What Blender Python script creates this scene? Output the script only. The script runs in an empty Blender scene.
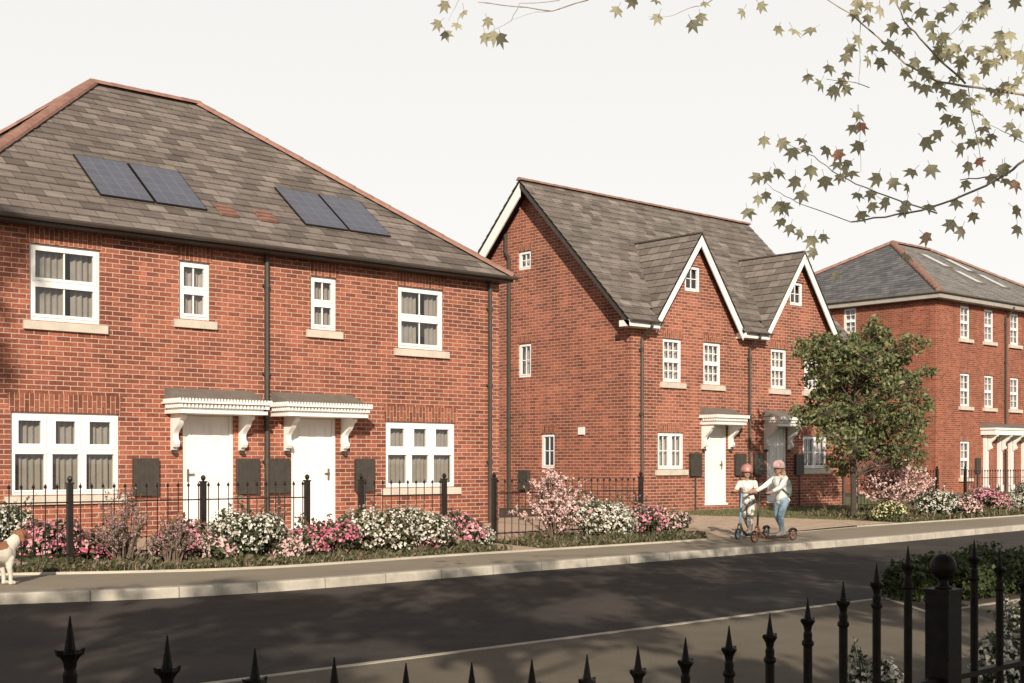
import bpy, math, random
from mathutils import Vector, Matrix, noise
from mathutils.geometry import tessellate_polygon
R = math.radians
rnd = random.Random(7)
sc = bpy.context.scene
col = sc.collection

# ------------------------------------------------------------------ camera
F_PX, H_CAM, HOR = 1290.0, 1.4, 462.0
TH = math.atan(1443 / 1290)
VW = Vector((math.cos(TH), math.sin(TH), 0)); RT = Vector((math.sin(TH), -math.cos(TH), 0))
cam = bpy.data.cameras.new('camera'); cam_o = bpy.data.objects.new('camera', cam); col.objects.link(cam_o)
cam_o.location = (0, 0, H_CAM); cam_o.rotation_euler = (R(90), 0, TH - R(90))
cam.sensor_width = 36; cam.lens = F_PX / 1024 * 36; cam.shift_y = (HOR - 341.5) / 1024
cam.clip_start = .1; cam.clip_end = 3000
sc.camera = cam_o
def at(px, py, Z):
    """world point seen at a pixel of the photo, Z metres in front of the camera"""
    return VW * Z + RT * ((px - 512) / F_PX * Z) + Vector((0, 0, H_CAM + (HOR - py) / F_PX * Z))

# ------------------------------------------------------------------ materials
def mat(name):
    m = bpy.data.materials.new(name); m.use_nodes = True
    nt = m.node_tree; b = nt.nodes['Principled BSDF']
    return m, nt, b
def N(nt, t, **kw):
    n = nt.nodes.new(t)
    for k, v in kw.items():
        if k in n.inputs: n.inputs[k].default_value = v
        else: setattr(n, k, v)
    return n
def c4(c): return (c[0], c[1], c[2], 1)
def plain(name, c, rough=.6, var=.12, scale=6, metal=0, bump=0, bscale=60, spec=.5, coat=0):
    m, nt, b = mat(name)
    tc = N(nt, 'ShaderNodeTexCoord')
    nz = N(nt, 'ShaderNodeTexNoise', Scale=scale, Detail=5)
    nt.links.new(tc.outputs['Object'], nz.inputs['Vector'])
    mr = N(nt, 'ShaderNodeMapRange'); mr.inputs['From Min'].default_value = .3; mr.inputs['From Max'].default_value = .7
    mr.inputs['To Min'].default_value = 1 - var; mr.inputs['To Max'].default_value = 1 + var
    nt.links.new(nz.outputs['Fac'], mr.inputs['Value'])
    hs = N(nt, 'ShaderNodeHueSaturation', Color=c4(c)); nt.links.new(mr.outputs[0], hs.inputs['Value'])
    nt.links.new(hs.outputs[0], b.inputs['Base Color'])
    b.inputs['Roughness'].default_value = rough; b.inputs['Metallic'].default_value = metal
    b.inputs['Specular IOR Level'].default_value = spec
    b.inputs['Coat Weight'].default_value = coat
    if bump:
        n2 = N(nt, 'ShaderNodeTexNoise', Scale=bscale, Detail=4); nt.links.new(tc.outputs['Object'], n2.inputs['Vector'])
        bp = N(nt, 'ShaderNodeBump', Strength=bump, Distance=.01 if bscale > 25 else .03); nt.links.new(n2.outputs['Fac'], bp.inputs['Height'])
        nt.links.new(bp.outputs[0], b.inputs['Normal'])
    return m
def brick(name, ca, cb, cm, soldier=False, row=.08, wid=.24, mortar=.0055, big=.18):
    m, nt, b = mat(name)
    g = N(nt, 'ShaderNodeNewGeometry'); sx = N(nt, 'ShaderNodeSeparateXYZ'); nt.links.new(g.outputs['Position'], sx.inputs[0])
    ad = N(nt, 'ShaderNodeMath', operation='ADD'); nt.links.new(sx.outputs[0], ad.inputs[0]); nt.links.new(sx.outputs[1], ad.inputs[1])
    cb_ = N(nt, 'ShaderNodeCombineXYZ')
    if soldier: nt.links.new(sx.outputs[2], cb_.inputs[0]); nt.links.new(ad.outputs[0], cb_.inputs[1])
    else: nt.links.new(ad.outputs[0], cb_.inputs[0]); nt.links.new(sx.outputs[2], cb_.inputs[1])
    br = N(nt, 'ShaderNodeTexBrick'); br.offset = .5
    br.inputs['Scale'].default_value = 1; br.inputs['Brick Width'].default_value = wid; br.inputs['Row Height'].default_value = row
    br.inputs['Mortar Size'].default_value = mortar; br.inputs['Mortar Smooth'].default_value = .25; br.inputs['Bias'].default_value = -.15
    br.inputs['Color1'].default_value = c4(ca); br.inputs['Color2'].default_value = c4(cb); br.inputs['Mortar'].default_value = c4(cm)
    nt.links.new(cb_.outputs[0], br.inputs['Vector'])
    # per-brick darker headers
    wn = N(nt, 'ShaderNodeTexBrick'); wn.offset = .5
    for k in ('Scale', 'Brick Width', 'Row Height'): wn.inputs[k].default_value = br.inputs[k].default_value
    wn.inputs['Mortar Size'].default_value = 0
    wn.inputs['Color1'].default_value = (.55, .55, .55, 1); wn.inputs['Color2'].default_value = (1.15, 1.15, 1.15, 1); wn.inputs['Bias'].default_value = .45
    mp = N(nt, 'ShaderNodeVectorMath', operation='ADD'); mp.inputs[1].default_value = (wid * 40, row * 74, 0)
    nt.links.new(cb_.outputs[0], mp.inputs[0]); nt.links.new(mp.outputs[0], wn.inputs['Vector'])
    nz = N(nt, 'ShaderNodeTexNoise', Scale=.8, Detail=5, Roughness=.65); nt.links.new(g.outputs['Position'], nz.inputs['Vector'])
    n2 = N(nt, 'ShaderNodeTexNoise', Scale=26, Detail=3); nt.links.new(g.outputs['Position'], n2.inputs['Vector'])
    mr = N(nt, 'ShaderNodeMapRange'); mr.inputs['From Min'].default_value = .3; mr.inputs['From Max'].default_value = .7; mr.inputs['To Min'].default_value = 1 - big; mr.inputs['To Max'].default_value = 1 + big
    nt.links.new(nz.outputs['Fac'], mr.inputs['Value'])
    mr2 = N(nt, 'ShaderNodeMapRange'); mr2.inputs['From Min'].default_value = .3; mr2.inputs['From Max'].default_value = .7; mr2.inputs['To Min'].default_value = .72; mr2.inputs['To Max'].default_value = 1.22
    nt.links.new(n2.outputs['Fac'], mr2.inputs['Value'])
    mu0 = N(nt, 'ShaderNodeMath', operation='MULTIPLY'); nt.links.new(mr.outputs[0], mu0.inputs[0]); nt.links.new(mr2.outputs[0], mu0.inputs[1])
    # rain streaks: noise stretched down the wall
    mps = N(nt, 'ShaderNodeMapping'); mps.inputs['Scale'].default_value = (3.2, 3.2, .35); nt.links.new(g.outputs['Position'], mps.inputs[0])
    ns = N(nt, 'ShaderNodeTexNoise', Scale=1, Detail=4); nt.links.new(mps.outputs[0], ns.inputs['Vector'])
    mrs = N(nt, 'ShaderNodeMapRange'); mrs.inputs['From Min'].default_value = .38; mrs.inputs['From Max'].default_value = .55; mrs.inputs['To Min'].default_value = .82; mrs.inputs['To Max'].default_value = 1.05; nt.links.new(ns.outputs['Fac'], mrs.inputs['Value'])
    mu = N(nt, 'ShaderNodeMath', operation='MULTIPLY'); nt.links.new(mu0.outputs[0], mu.inputs[0]); nt.links.new(mrs.outputs[0], mu.inputs[1])
    mx = N(nt, 'ShaderNodeMix', data_type='RGBA', blend_type='MULTIPLY'); mx.inputs[0].default_value = .6
    nt.links.new(br.outputs['Color'], mx.inputs[6]); nt.links.new(wn.outputs['Color'], mx.inputs[7])
    hs = N(nt, 'ShaderNodeHueSaturation'); nt.links.new(mx.outputs[2], hs.inputs['Color']); nt.links.new(mu.outputs[0], hs.inputs['Value'])
    # keep mortar unmultiplied
    m3 = N(nt, 'ShaderNodeMix', data_type='RGBA'); nt.links.new(br.outputs['Fac'], m3.inputs[0]); nt.links.new(hs.outputs[0], m3.inputs[6]); m3.inputs[7].default_value = c4(cm)
    nt.links.new(m3.outputs[2], b.inputs['Base Color'])
    b.inputs['Roughness'].default_value = .88; b.inputs['Specular IOR Level'].default_value = .25
    iv = N(nt, 'ShaderNodeMath', operation='SUBTRACT'); iv.inputs[0].default_value = 1; nt.links.new(br.outputs['Fac'], iv.inputs[1])
    ad2 = N(nt, 'ShaderNodeMath', operation='MULTIPLY_ADD'); ad2.inputs[1].default_value = .35; nt.links.new(n2.outputs['Fac'], ad2.inputs[0]); nt.links.new(iv.outputs[0], ad2.inputs[2])
    bp = N(nt, 'ShaderNodeBump', Strength=.6, Distance=.008); nt.links.new(ad2.outputs[0], bp.inputs['Height']); nt.links.new(bp.outputs[0], b.inputs['Normal'])
    return m
def tiles(name, ca, cb, light, wid=.42, row=.31, rough=.75, streak=.6):
    m, nt, b = mat(name)
    uv = N(nt, 'ShaderNodeUVMap')
    def bt(c1, c2, bias, off, mort=0.0):
        t = N(nt, 'ShaderNodeTexBrick'); t.offset = .5
        t.inputs['Scale'].default_value = 1; t.inputs['Brick Width'].default_value = wid; t.inputs['Row Height'].default_value = row
        t.inputs['Mortar Size'].default_value = mort; t.inputs['Bias'].default_value = bias; t.inputs['Mortar Smooth'].default_value = 0
        t.inputs['Color1'].default_value = c4(c1); t.inputs['Color2'].default_value = c4(c2); t.inputs['Mortar'].default_value = (.02, .018, .016, 1)
        a = N(nt, 'ShaderNodeVectorMath', operation='ADD'); a.inputs[1].default_value = (off[0] * wid, off[1] * row * 2, 0)
        nt.links.new(uv.outputs[0], a.inputs[0]); nt.links.new(a.outputs[0], t.inputs['Vector']); return t
    t1 = bt(ca, cb, 0, (0, 0), .005); t2 = bt((0, 0, 0), (1, 1, 1), -.72, (31, 17)); t3 = bt((.80, .80, .80), (1.2, 1.2, 1.2), 0, (57, 23))
    m1 = N(nt, 'ShaderNodeMix', data_type='RGBA'); nt.links.new(t2.outputs['Color'], m1.inputs[0]); nt.links.new(t1.outputs['Color'], m1.inputs[6]); m1.inputs[7].default_value = c4(light)
    m2 = N(nt, 'ShaderNodeMix', data_type='RGBA', blend_type='MULTIPLY'); m2.inputs[0].default_value = 1; nt.links.new(m1.outputs[2], m2.inputs[6]); nt.links.new(t3.outputs['Color'], m2.inputs[7])
    mp = N(nt, 'ShaderNodeMapping'); mp.inputs['Scale'].default_value = (1.6, 9, 1); nt.links.new(uv.outputs[0], mp.inputs[0])
    nz = N(nt, 'ShaderNodeTexNoise', Scale=1, Detail=6, Roughness=.7); nt.links.new(mp.outputs[0], nz.inputs['Vector'])
    mr = N(nt, 'ShaderNodeMapRange'); mr.inputs['From Min'].default_value = .3; mr.inputs['From Max'].default_value = .7; mr.inputs['To Min'].default_value = 1 - streak * .5; mr.inputs['To Max'].default_value = 1 + streak * .5
    nt.links.new(nz.outputs['Fac'], mr.inputs['Value'])
    hs = N(nt, 'ShaderNodeHueSaturation'); nt.links.new(m2.outputs[2], hs.inputs['Color']); nt.links.new(mr.outputs[0], hs.inputs['Value'])
    m3 = N(nt, 'ShaderNodeMix', data_type='RGBA'); nt.links.new(t1.outputs['Fac'], m3.inputs[0]); nt.links.new(hs.outputs[0], m3.inputs[6]); m3.inputs[7].default_value = (.03, .026, .022, 1)
    nt.links.new(m3.outputs[2], b.inputs['Base Color']); b.inputs['Roughness'].default_value = rough; b.inputs['Specular IOR Level'].default_value = .3
    bp = N(nt, 'ShaderNodeBump', Strength=.5, Distance=.01); nt.links.new(nz.outputs['Fac'], bp.inputs['Height']); nt.links.new(bp.outputs[0], b.inputs['Normal'])
    return m
def leafmat(name, ca, cb, cc=None, rough=.55, trans=.25, scale=1.5, ccut=.68):
    """colours vary from clump to clump; light passes through a little"""
    m, nt, b = mat(name)
    g = N(nt, 'ShaderNodeNewGeometry')
    rp = N(nt, 'ShaderNodeValToRGB'); e = rp.color_ramp.elements
    e[0].position = 0; e[0].color = c4(ca); e[1].position = 1; e[1].color = c4(cb)
    if cc:
        e[1].position = ccut; k = rp.color_ramp.elements.new(ccut + .02); k.color = c4(cc)
    nt.links.new(g.outputs['Random Per Island'], rp.inputs[0])
    nt.links.new(rp.outputs[0], b.inputs['Base Color']); b.inputs['Roughness'].default_value = rough
    tr = N(nt, 'ShaderNodeBsdfTranslucent'); nt.links.new(rp.outputs[0], tr.inputs[0])
    ms = N(nt, 'ShaderNodeMixShader'); ms.inputs[0].default_value = trans
    nt.links.new(b.outputs[0], ms.inputs[1]); nt.links.new(tr.outputs[0], ms.inputs[2])
    nt.links.new(ms.outputs[0], nt.nodes['Material Output'].inputs[0])
    return m
def glassmat():
    m, nt, b = mat('window glass'); nt.nodes.remove(b)
    t = N(nt, 'ShaderNodeBsdfTransparent', Color=(.78, .79, .79, 1)); gl = N(nt, 'ShaderNodeBsdfGlossy', Color=(.9, .92, .95, 1), Roughness=.02)
    lw = N(nt, 'ShaderNodeLayerWeight', Blend=.5); pw = N(nt, 'ShaderNodeMath', operation='POWER'); pw.inputs[1].default_value = 3; nt.links.new(lw.outputs['Facing'], pw.inputs[0])
    fr = N(nt, 'ShaderNodeMath', operation='MULTIPLY_ADD'); fr.inputs[1].default_value = .75; fr.inputs[2].default_value = .06; nt.links.new(pw.outputs[0], fr.inputs[0]); ms = N(nt, 'ShaderNodeMixShader')
    nt.links.new(fr.outputs[0], ms.inputs[0]); nt.links.new(t.outputs[0], ms.inputs[1]); nt.links.new(gl.outputs[0], ms.inputs[2])
    nt.links.new(ms.outputs[0], nt.nodes['Material Output'].inputs[0]); return m
def groundmat(name, ca, cb, scale=3, fine=120, rough=.9, bump=.3, patch=.35, patchc=None):
    m, nt, b = mat(name)
    g = N(nt, 'ShaderNodeNewGeometry')
    n1 = N(nt, 'ShaderNodeTexNoise', Scale=scale, Detail=6, Roughness=.6); n2 = N(nt, 'ShaderNodeTexNoise', Scale=fine, Detail=2)
    for n in (n1, n2): nt.links.new(g.outputs['Position'], n.inputs['Vector'])
    a = N(nt, 'ShaderNodeMath', operation='MULTIPLY_ADD'); a.inputs[1].default_value = .8; nt.links.new(n2.outputs['Fac'], a.inputs[0])
    s = N(nt, 'ShaderNodeMath', operation='MULTIPLY'); s.inputs[1].default_value = .9; nt.links.new(n1.outputs['Fac'], s.inputs[0]); nt.links.new(s.outputs[0], a.inputs[2])
    mr = N(nt, 'ShaderNodeMapRange'); mr.inputs['From Min'].default_value = .5; mr.inputs['From Max'].default_value = 1.2; nt.links.new(a.outputs[0], mr.inputs[0])
    mx = N(nt, 'ShaderNodeMix', data_type='RGBA'); mx.inputs[6].default_value = c4(ca); mx.inputs[7].default_value = c4(cb); nt.links.new(mr.outputs[0], mx.inputs[0])
    out = mx.outputs[2]
    if patchc:
        n3 = N(nt, 'ShaderNodeTexNoise', Scale=.35, Detail=3); nt.links.new(g.outputs['Position'], n3.inputs['Vector'])
        r3 = N(nt, 'ShaderNodeMapRange'); r3.inputs['From Min'].default_value = .5; r3.inputs['From Max'].default_value = .62; r3.inputs['To Max'].default_value = patch; nt.links.new(n3.outputs['Fac'], r3.inputs[0])
        m4 = N(nt, 'ShaderNodeMix', data_type='RGBA'); nt.links.new(r3.outputs[0], m4.inputs[0]); nt.links.new(out, m4.inputs[6]); m4.inputs[7].default_value = c4(patchc); out = m4.outputs[2]
    nt.links.new(out, b.inputs['Base Color']); b.inputs['Roughness'].default_value = rough; b.inputs['Specular IOR Level'].default_value = .3
    bp = N(nt, 'ShaderNodeBump', Strength=bump, Distance=.006); nt.links.new(n2.outputs['Fac'], bp.inputs['Height']); nt.links.new(bp.outputs[0], b.inputs['Normal'])
    return m
def blockmat(name, ca, cb, cm, wid, row, mort, xy=True):
    m, nt, b = mat(name)
    g = N(nt, 'ShaderNodeNewGeometry')
    br = N(nt, 'ShaderNodeTexBrick'); br.inputs['Scale'].default_value = 1; br.inputs['Brick Width'].default_value = wid; br.inputs['Row Height'].default_value = row
    br.inputs['Mortar Size'].default_value = mort; br.inputs['Color1'].default_value = c4(ca); br.inputs['Color2'].default_value = c4(cb); br.inputs['Mortar'].default_value = c4(cm)
    nt.links.new(g.outputs['Position'], br.inputs['Vector'])
    nz = N(nt, 'ShaderNodeTexNoise', Scale=4, Detail=8, Roughness=.7); nt.links.new(g.outputs['Position'], nz.inputs['Vector'])
    mr = N(nt, 'ShaderNodeMapRange'); mr.inputs['From Min'].default_value = .3; mr.inputs['From Max'].default_value = .7; mr.inputs['To Min'].default_value = .75; mr.inputs['To Max'].default_value = 1.2; nt.links.new(nz.outputs['Fac'], mr.inputs[0])
    hs = N(nt, 'ShaderNodeHueSaturation'); nt.links.new(br.outputs['Color'], hs.inputs['Color']); nt.links.new(mr.outputs[0], hs.inputs['Value'])
    nt.links.new(hs.outputs[0], b.inputs['Base Color']); b.inputs['Roughness'].default_value = .9
    n2 = N(nt, 'ShaderNodeTexNoise', Scale=90, Detail=2); nt.links.new(g.outputs['Position'], n2.inputs['Vector'])
    bp = N(nt, 'ShaderNodeBump', Strength=.3, Distance=.006); nt.links.new(n2.outputs['Fac'], bp.inputs['Height']); nt.links.new(bp.outputs[0], b.inputs['Normal'])
    return m

BR = brick('red brick', (.320, .108, .066), (.160, .052, .037), (.53, .37, .285), mortar=.0068, big=.26)
BRS = brick('red brick soldier course', (.31, .110, .066), (.16, .052, .034), (.50, .35, .26), soldier=True)
BR3 = brick('deep red brick', (.29, .092, .054), (.18, .052, .033), (.42, .27, .20), row=.08)
RIDGE = plain('terracotta ridge tile', (.27, .145, .11), .8, .22, 5, bump=.3)
TILE = tiles('brown concrete roof tile', (.135, .112, .098), (.215, .182, .16), (.37, .32, .285), wid=.36, row=.25)
TILE2 = tiles('grey brown roof tile', (.135, .114, .10), (.21, .181, .16), (.34, .298, .265), wid=.36, row=.25)
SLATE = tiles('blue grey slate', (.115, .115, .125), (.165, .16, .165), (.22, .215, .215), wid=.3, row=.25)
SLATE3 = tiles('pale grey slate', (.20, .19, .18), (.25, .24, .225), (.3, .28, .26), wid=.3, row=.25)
WHITE = plain('white painted timber', (.80, .79, .76), .45, .05, 3)
UPVC = plain('white window frame', (.82, .81, .79), .35, .03, 3)
STONE = plain('cream cast stone', (.56, .50, .42), .8, .10, 5, bump=.25)
LEAD = plain('lead grey sheet', (.17, .155, .135), .6, .15, 5)
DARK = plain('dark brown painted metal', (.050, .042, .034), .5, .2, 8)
GUTT = plain('dark brown gutter', (.075, .062, .052), .45, .15, 6)
BLACK = plain('black gloss paint', (.016, .012, .010), .28, .2, 20, bump=.1, bscale=200)
BLACKR = plain('weathered black iron', (.010, .007, .005), .5, .5, 40, bump=.2, bscale=300, spec=.16)
CURT = plain('beige pleated curtain', (.36, .32, .275), .9, .1, 6)
NETC = plain('pale pink net curtain', (.47, .42, .38), .9, .1, 6)
GLASS = glassmat()
BRASS = plain('brushed steel handle', (.30, .27, .22), .35, .1, 10, metal=.8)
ASPH = groundmat('dark asphalt', (.022, .020, .018), (.068, .058, .049), 2.5, 45, .85, .5, .5, (.085, .068, .054))
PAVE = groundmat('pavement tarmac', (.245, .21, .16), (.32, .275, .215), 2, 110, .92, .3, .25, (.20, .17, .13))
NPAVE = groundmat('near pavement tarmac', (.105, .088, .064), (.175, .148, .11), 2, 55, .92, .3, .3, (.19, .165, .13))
SOIL = groundmat('planting soil', (.055, .042, .030), (.10, .08, .055), 4, 40)
GRASSG = groundmat('lawn ground', (.10, .11, .045), (.17, .17, .08), 3, 60)
FIELD = groundmat('rough ground', (.08, .085, .04), (.14, .13, .07), .3, 10)
PATHM = groundmat('buff path slabs', (.42, .31, .23), (.52, .40, .30), 2, 60)
KERB = blockmat('pale concrete kerb', (.40, .365, .305), (.47, .43, .36), (.22, .20, .16), .915, 40, .008)
STRIP = plain('pale edging', (.46, .42, .34), .85, .15, 3, bump=.3)
DRIVE = blockmat('buff block paving', (.60, .46, .34), (.48, .365, .265), (.30, .22, .165), .2, .1, .006)
BARK = plain('grey brown bark', (.085, .068, .052), .9, .35, 12, bump=.8, bscale=30)
DBARK = plain('dark young bark', (.05, .038, .03), .9, .3, 12, bump=.6, bscale=30)
PALEBARK = plain('pale silver bark', (.42, .38, .33), .85, .3, 9, bump=.6, bscale=25)
TWIG = plain('pale brown twig', (.16, .12, .085), .8, .3, 20)
SOLAR = None
def solarmat():
    m, nt, b = mat('blue solar cells')
    uv = N(nt, 'ShaderNodeUVMap'); br = N(nt, 'ShaderNodeTexBrick'); br.offset = 0
    br.inputs['Scale'].default_value = 1; br.inputs['Brick Width'].default_value = .25; br.inputs['Row Height'].default_value = .25; br.inputs['Mortar Size'].default_value = .006
    br.inputs['Color1'].default_value = (.105, .112, .142, 1); br.inputs['Color2'].default_value = (.12, .126, .154, 1); br.inputs['Mortar'].default_value = (.20, .21, .25, 1)
    nt.links.new(uv.outputs[0], br.inputs['Vector']); nt.links.new(br.outputs['Color'], b.inputs['Base Color'])
    b.inputs['Roughness'].default_value = .28; b.inputs['Coat Weight'].default_value = .3; b.inputs['Coat Roughness'].default_value = .3
    return m
SOLAR = solarmat()

# ------------------------------------------------------------------ mesh helpers
class MB:
    def __init__(s, T=None): s.v = []; s.f = []; s.uv = []; s.T = T
    def V(s, p):
        s.v.append(s.T(*p) if s.T else tuple(p)); return len(s.v) - 1
    def face(s, pts, uv=None):
        i = [s.V(p) for p in pts]; s.f.append(i); s.uv.append(uv or [(0, 0)] * len(i))
    def box(s, a0, a1, b0, b1, c0, c1):
        if a0 > a1: a0, a1 = a1, a0
        if b0 > b1: b0, b1 = b1, b0
        if c0 > c1: c0, c1 = c1, c0
        i = [s.V(p) for p in ((a0, b0, c0), (a1, b0, c0), (a1, b1, c0), (a0, b1, c0), (a0, b0, c1), (a1, b0, c1), (a1, b1, c1), (a0, b1, c1))]
        for q in ((0, 3, 2, 1), (4, 5, 6, 7), (0, 1, 5, 4), (1, 2, 6, 5), (2, 3, 7, 6), (3, 0, 4, 7)):
            s.f.append([i[k] for k in q]); s.uv.append([(0, 0)] * 4)
        return s
    def prism(s, poly, d0, d1, ax=1):
        """polygon in the two other axes extruded along ax"""
        def p3(p, d):
            q = list(p); q.insert(ax, d); return tuple(q)
        a = [s.V(p3(p, d0)) for p in poly]; b = [s.V(p3(p, d1)) for p in poly]; n = len(poly)
        tr = tessellate_polygon([[Vector((p[0], p[1], 0)) for p in poly]])
        for t in tr:
            s.f.append([a[k] for k in t]); s.uv.append([(0, 0)] * 3); s.f.append([b[k] for k in reversed(t)]); s.uv.append([(0, 0)] * 3)
        for k in range(n):
            s.f.append([a[k], a[(k + 1) % n], b[(k + 1) % n], b[k]]); s.uv.append([(0, 0)] * 4)
        return s
    def tube(s, pts, rad, n=8, caps=True):
        pts = [Vector(p) for p in pts]
        if not hasattr(rad, '__len__'): rad = [rad] * len(pts)
        rings = []
        prev = None
        for k, p in enumerate(pts):
            d = (pts[min(k + 1, len(pts) - 1)] - pts[max(k - 1, 0)])
            if d.length < 1e-9: d = Vector((0, 0, 1))
            d.normalize()
            if prev is None:
                u = d.orthogonal().normalized()
            else:
                u = (prev - d * prev.dot(d))
                u = u.normalized() if u.length > 1e-6 else d.orthogonal().normalized()
            prev = u; w = d.cross(u)
            rings.append([s.V(p + (u * math.cos(2 * math.pi * j / n) + w * math.sin(2 * math.pi * j / n)) * rad[k]) for j in range(n)])
        for k in range(len(rings) - 1):
            for j in range(n):
                s.f.append([rings[k][j], rings[k][(j + 1) % n], rings[k + 1][(j + 1) % n], rings[k + 1][j]]); s.uv.append([(0, 0)] * 4)
        if caps:
            s.f.append(list(reversed(rings[0]))); s.uv.append([(0, 0)] * n); s.f.append(rings[-1]); s.uv.append([(0, 0)] * n)
        return s
    def lathe(s, c, prof, n=16):
        """profile of (radius, height) turned about a vertical axis"""
        rings = [[s.V((c[0] + r * math.cos(2 * math.pi * j / n), c[1] + r * math.sin(2 * math.pi * j / n), c[2] + h)) for j in range(n)] for r, h in prof]
        for k in range(len(rings) - 1):
            for j in range(n):
                s.f.append([rings[k][j], rings[k][(j + 1) % n], rings[k + 1][(j + 1) % n], rings[k + 1][j]]); s.uv.append([(0, 0)] * 4)
        s.f.append(list(reversed(rings[0]))); s.uv.append([(0, 0)] * n); s.f.append(rings[-1]); s.uv.append([(0, 0)] * n)
        return s
    def build(s, name, m, parent=None, smooth=False, uv=False):
        me = bpy.data.meshes.new(name); off = Vector((0, 0, 0))
        if parent is not None: off = world_loc(parent)
        me.from_pydata([tuple(Vector(p) - off) for p in s.v], [], s.f)
        if uv:
            l = me.uv_layers.new(name='UVMap'); k = 0
            for fuv in s.uv:
                for q in fuv: l.data[k].uv = q; k += 1
        me.materials.append(m)
        if smooth: me.polygons.foreach_set('use_smooth', [True] * len(me.polygons))
        me.update()
        o = bpy.data.objects.new(name, me); col.objects.link(o)
        if parent is not None: o.parent = parent
        return o
def world_loc(o):
    l = Vector(o.location)
    while o.parent: o = o.parent; l = l + Vector(o.location)
    return l
def tag(o, label=None, cat=None, group=None, kind=None):
    if label: o['label'] = label
    if cat: o['category'] = cat
    if group: o['group'] = group
    if kind: o['kind'] = kind
    return o
def thing(name, label, cat, loc=(0, 0, 0), group=None):
    o = bpy.data.objects.new(name, None); col.objects.link(o); o.location = loc; o.empty_display_size = .2
    return tag(o, label, cat, group)
def struct(name, mb, m, **k):
    return tag(mb.build(name, m, None, **k), kind='structure')

# ------------------------------------------------------------------ ground
def gz(Y): return max(0, min(.15, .0224 * (Y - 15)))
KX = [(-60, 40), (-20, 24), (-5, 17.6), (0, 15.6), (3, 14.6), (5.1, 13.95), (6, 13.5), (7.1, 13.2), (8.4, 13.1), (11.6, 13.2), (18, 13.3), (22, 13.4), (27.8, 13.85), (40, 15.2), (60, 19), (120, 34)]
BX = [(-60, 43), (-20, 27), (-5, 20.6), (0, 18.4), (3, 17.2), (5.9, 16.1), (7.2, 15.3), (8.6, 14.75), (10, 14.75), (12, 14.9), (15, 14.85), (18, 14.85), (21, 15.3), (24, 15.75), (32, 16.1), (40, 17.2), (60, 21), (120, 36)]
def interp(T, x):
    for (a, b), (c, d) in zip(T, T[1:]):
        if x <= c: return b + (d - b) * max(0, (x - a)) / (c - a)
    return T[-1][1]
def sm(T, x): return sum(interp(T, x + k * .35) for k in (-2, -1, 0, 1, 2)) / 5
xs = [-60, -40, -20, -10, -5] + [-2 + .5 * k for k in range(0, 90)] + [45, 50, 60, 80, 120]
def strip(mb, fa, fb, za, zb, xs=xs):
    for a, b in zip(xs, xs[1:]):
        mb.face([(a, fa(a), za), (b, fa(b), za), (b, fb(b), zb), (a, fb(a), zb)])
K = lambda x: sm(KX, x); B = lambda x: sm(BX, x)
g = MB(); g.face([(-900, -900, -.16), (1500, -900, -.16), (1500, 1500, -.16), (-900, 1500, -.16)]); struct('ground', g, FIELD)
r = MB(); strip(r, lambda x: 3.0 if x > 30 else 7.9, K, -.12, -.12)
struct('road', r, ASPH)
r = MB()
strip(r, K, lambda x: K(x) + .14, -.002, 0)        # kerb top
strip(r, lambda x: K(x) - .012, K, -.02, -.002)
strip(r, lambda x: K(x) - .02, lambda x: K(x) - .012, -.125, -.02)
struct('kerb', r, KERB)
r = MB(); strip(r, lambda x: K(x) + .14, B, -.004, 0); struct('pavement', r, PAVE)
r = MB()
for a, b in zip(xs, xs[1:]):
    if a < -5 or b > 60: continue
    if 17.9 < a < 23.9: w, z = .10, .006
    else: w, z = .055, .03
    for q in (((a, B(a), z), (b, B(b), z), (b, B(b) + w, z), (a, B(a) + w, z)), ((a, B(a), -.01), (b, B(b), -.01), (b, B(b), z), (a, B(a), z)), ((a, B(a) + w, -.01), (b, B(b) + w, -.01), (b, B(b) + w, z), (a, B(a) + w, z))): r.face(q)
struct('pavement_edging', r, STRIP)
# gardens behind the pavement rise gently towards the houses
def plane_poly(mb, pts, dz=0):
    tr = tessellate_polygon([[Vector((p[0], p[1], 0)) for p in pts]])
    ii = [mb.V((p[0], p[1], gz(p[1]) + dz)) for p in pts]
    for t in tr: mb.f.append([ii[k] for k in t]); mb.uv.append([(0, 0)] * 3)
g = MB()
for x0, x1 in zip(xs, xs[1:]):
    g.face([(x0, B(x0) + .05, gz(B(x0)) - .004), (x1, B(x1) + .05, gz(B(x1)) - .004), (x1, 21.7, .146), (x0, 21.7, .146)])
g.face([(-60, 21.7, .146), (120, 21.7, .146), (120, 90, .146), (-60, 90, .146)])
struct('garden_ground', g, SOIL)
g = MB(); plane_poly(g, [(4, 16.6), (17.9, 16.6), (17.96, 20.45), (4, 20.45)], .004)
plane_poly(g, [(10.68, 15.0), (11.5, 15.0), (11.5, 16.6), (10.68, 16.6)], .004)
plane_poly(g, [(13.42, 15.0), (14.25, 15.0), (14.25, 16.6), (13.42, 16.6)], .004)
plane_poly(g, [(18.0, 16.6), (20.2, 16.6), (20.2, 21.65), (18.0, 21.65)], .004)
struct('garden_path', g, PATHM)
g = MB(); plane_poly(g, [(18.15, 14.97), (19.5, 15.12), (21, 15.42), (24, 15.86), (26.0, 15.98), (25.8, 17.0), (23.7, 20.6), (22.5, 21.65), (20.2, 21.65), (20.2, 17.0)], .008)
struct('driveway', g, DRIVE)
g = MB(); plane_poly(g, [(22.5, 21.65), (23.7, 20.6), (25.8, 17.0), (27.5, 16.9), (60, 19.2), (60, 21.7), (23, 21.7)], .008)
g.face([(23.0, 21.7, .158), (60, 21.7, .158), (60, 26.3, .158), (23.0, 26.3, .158)])
struct('lawn', g, GRASSG)
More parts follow.
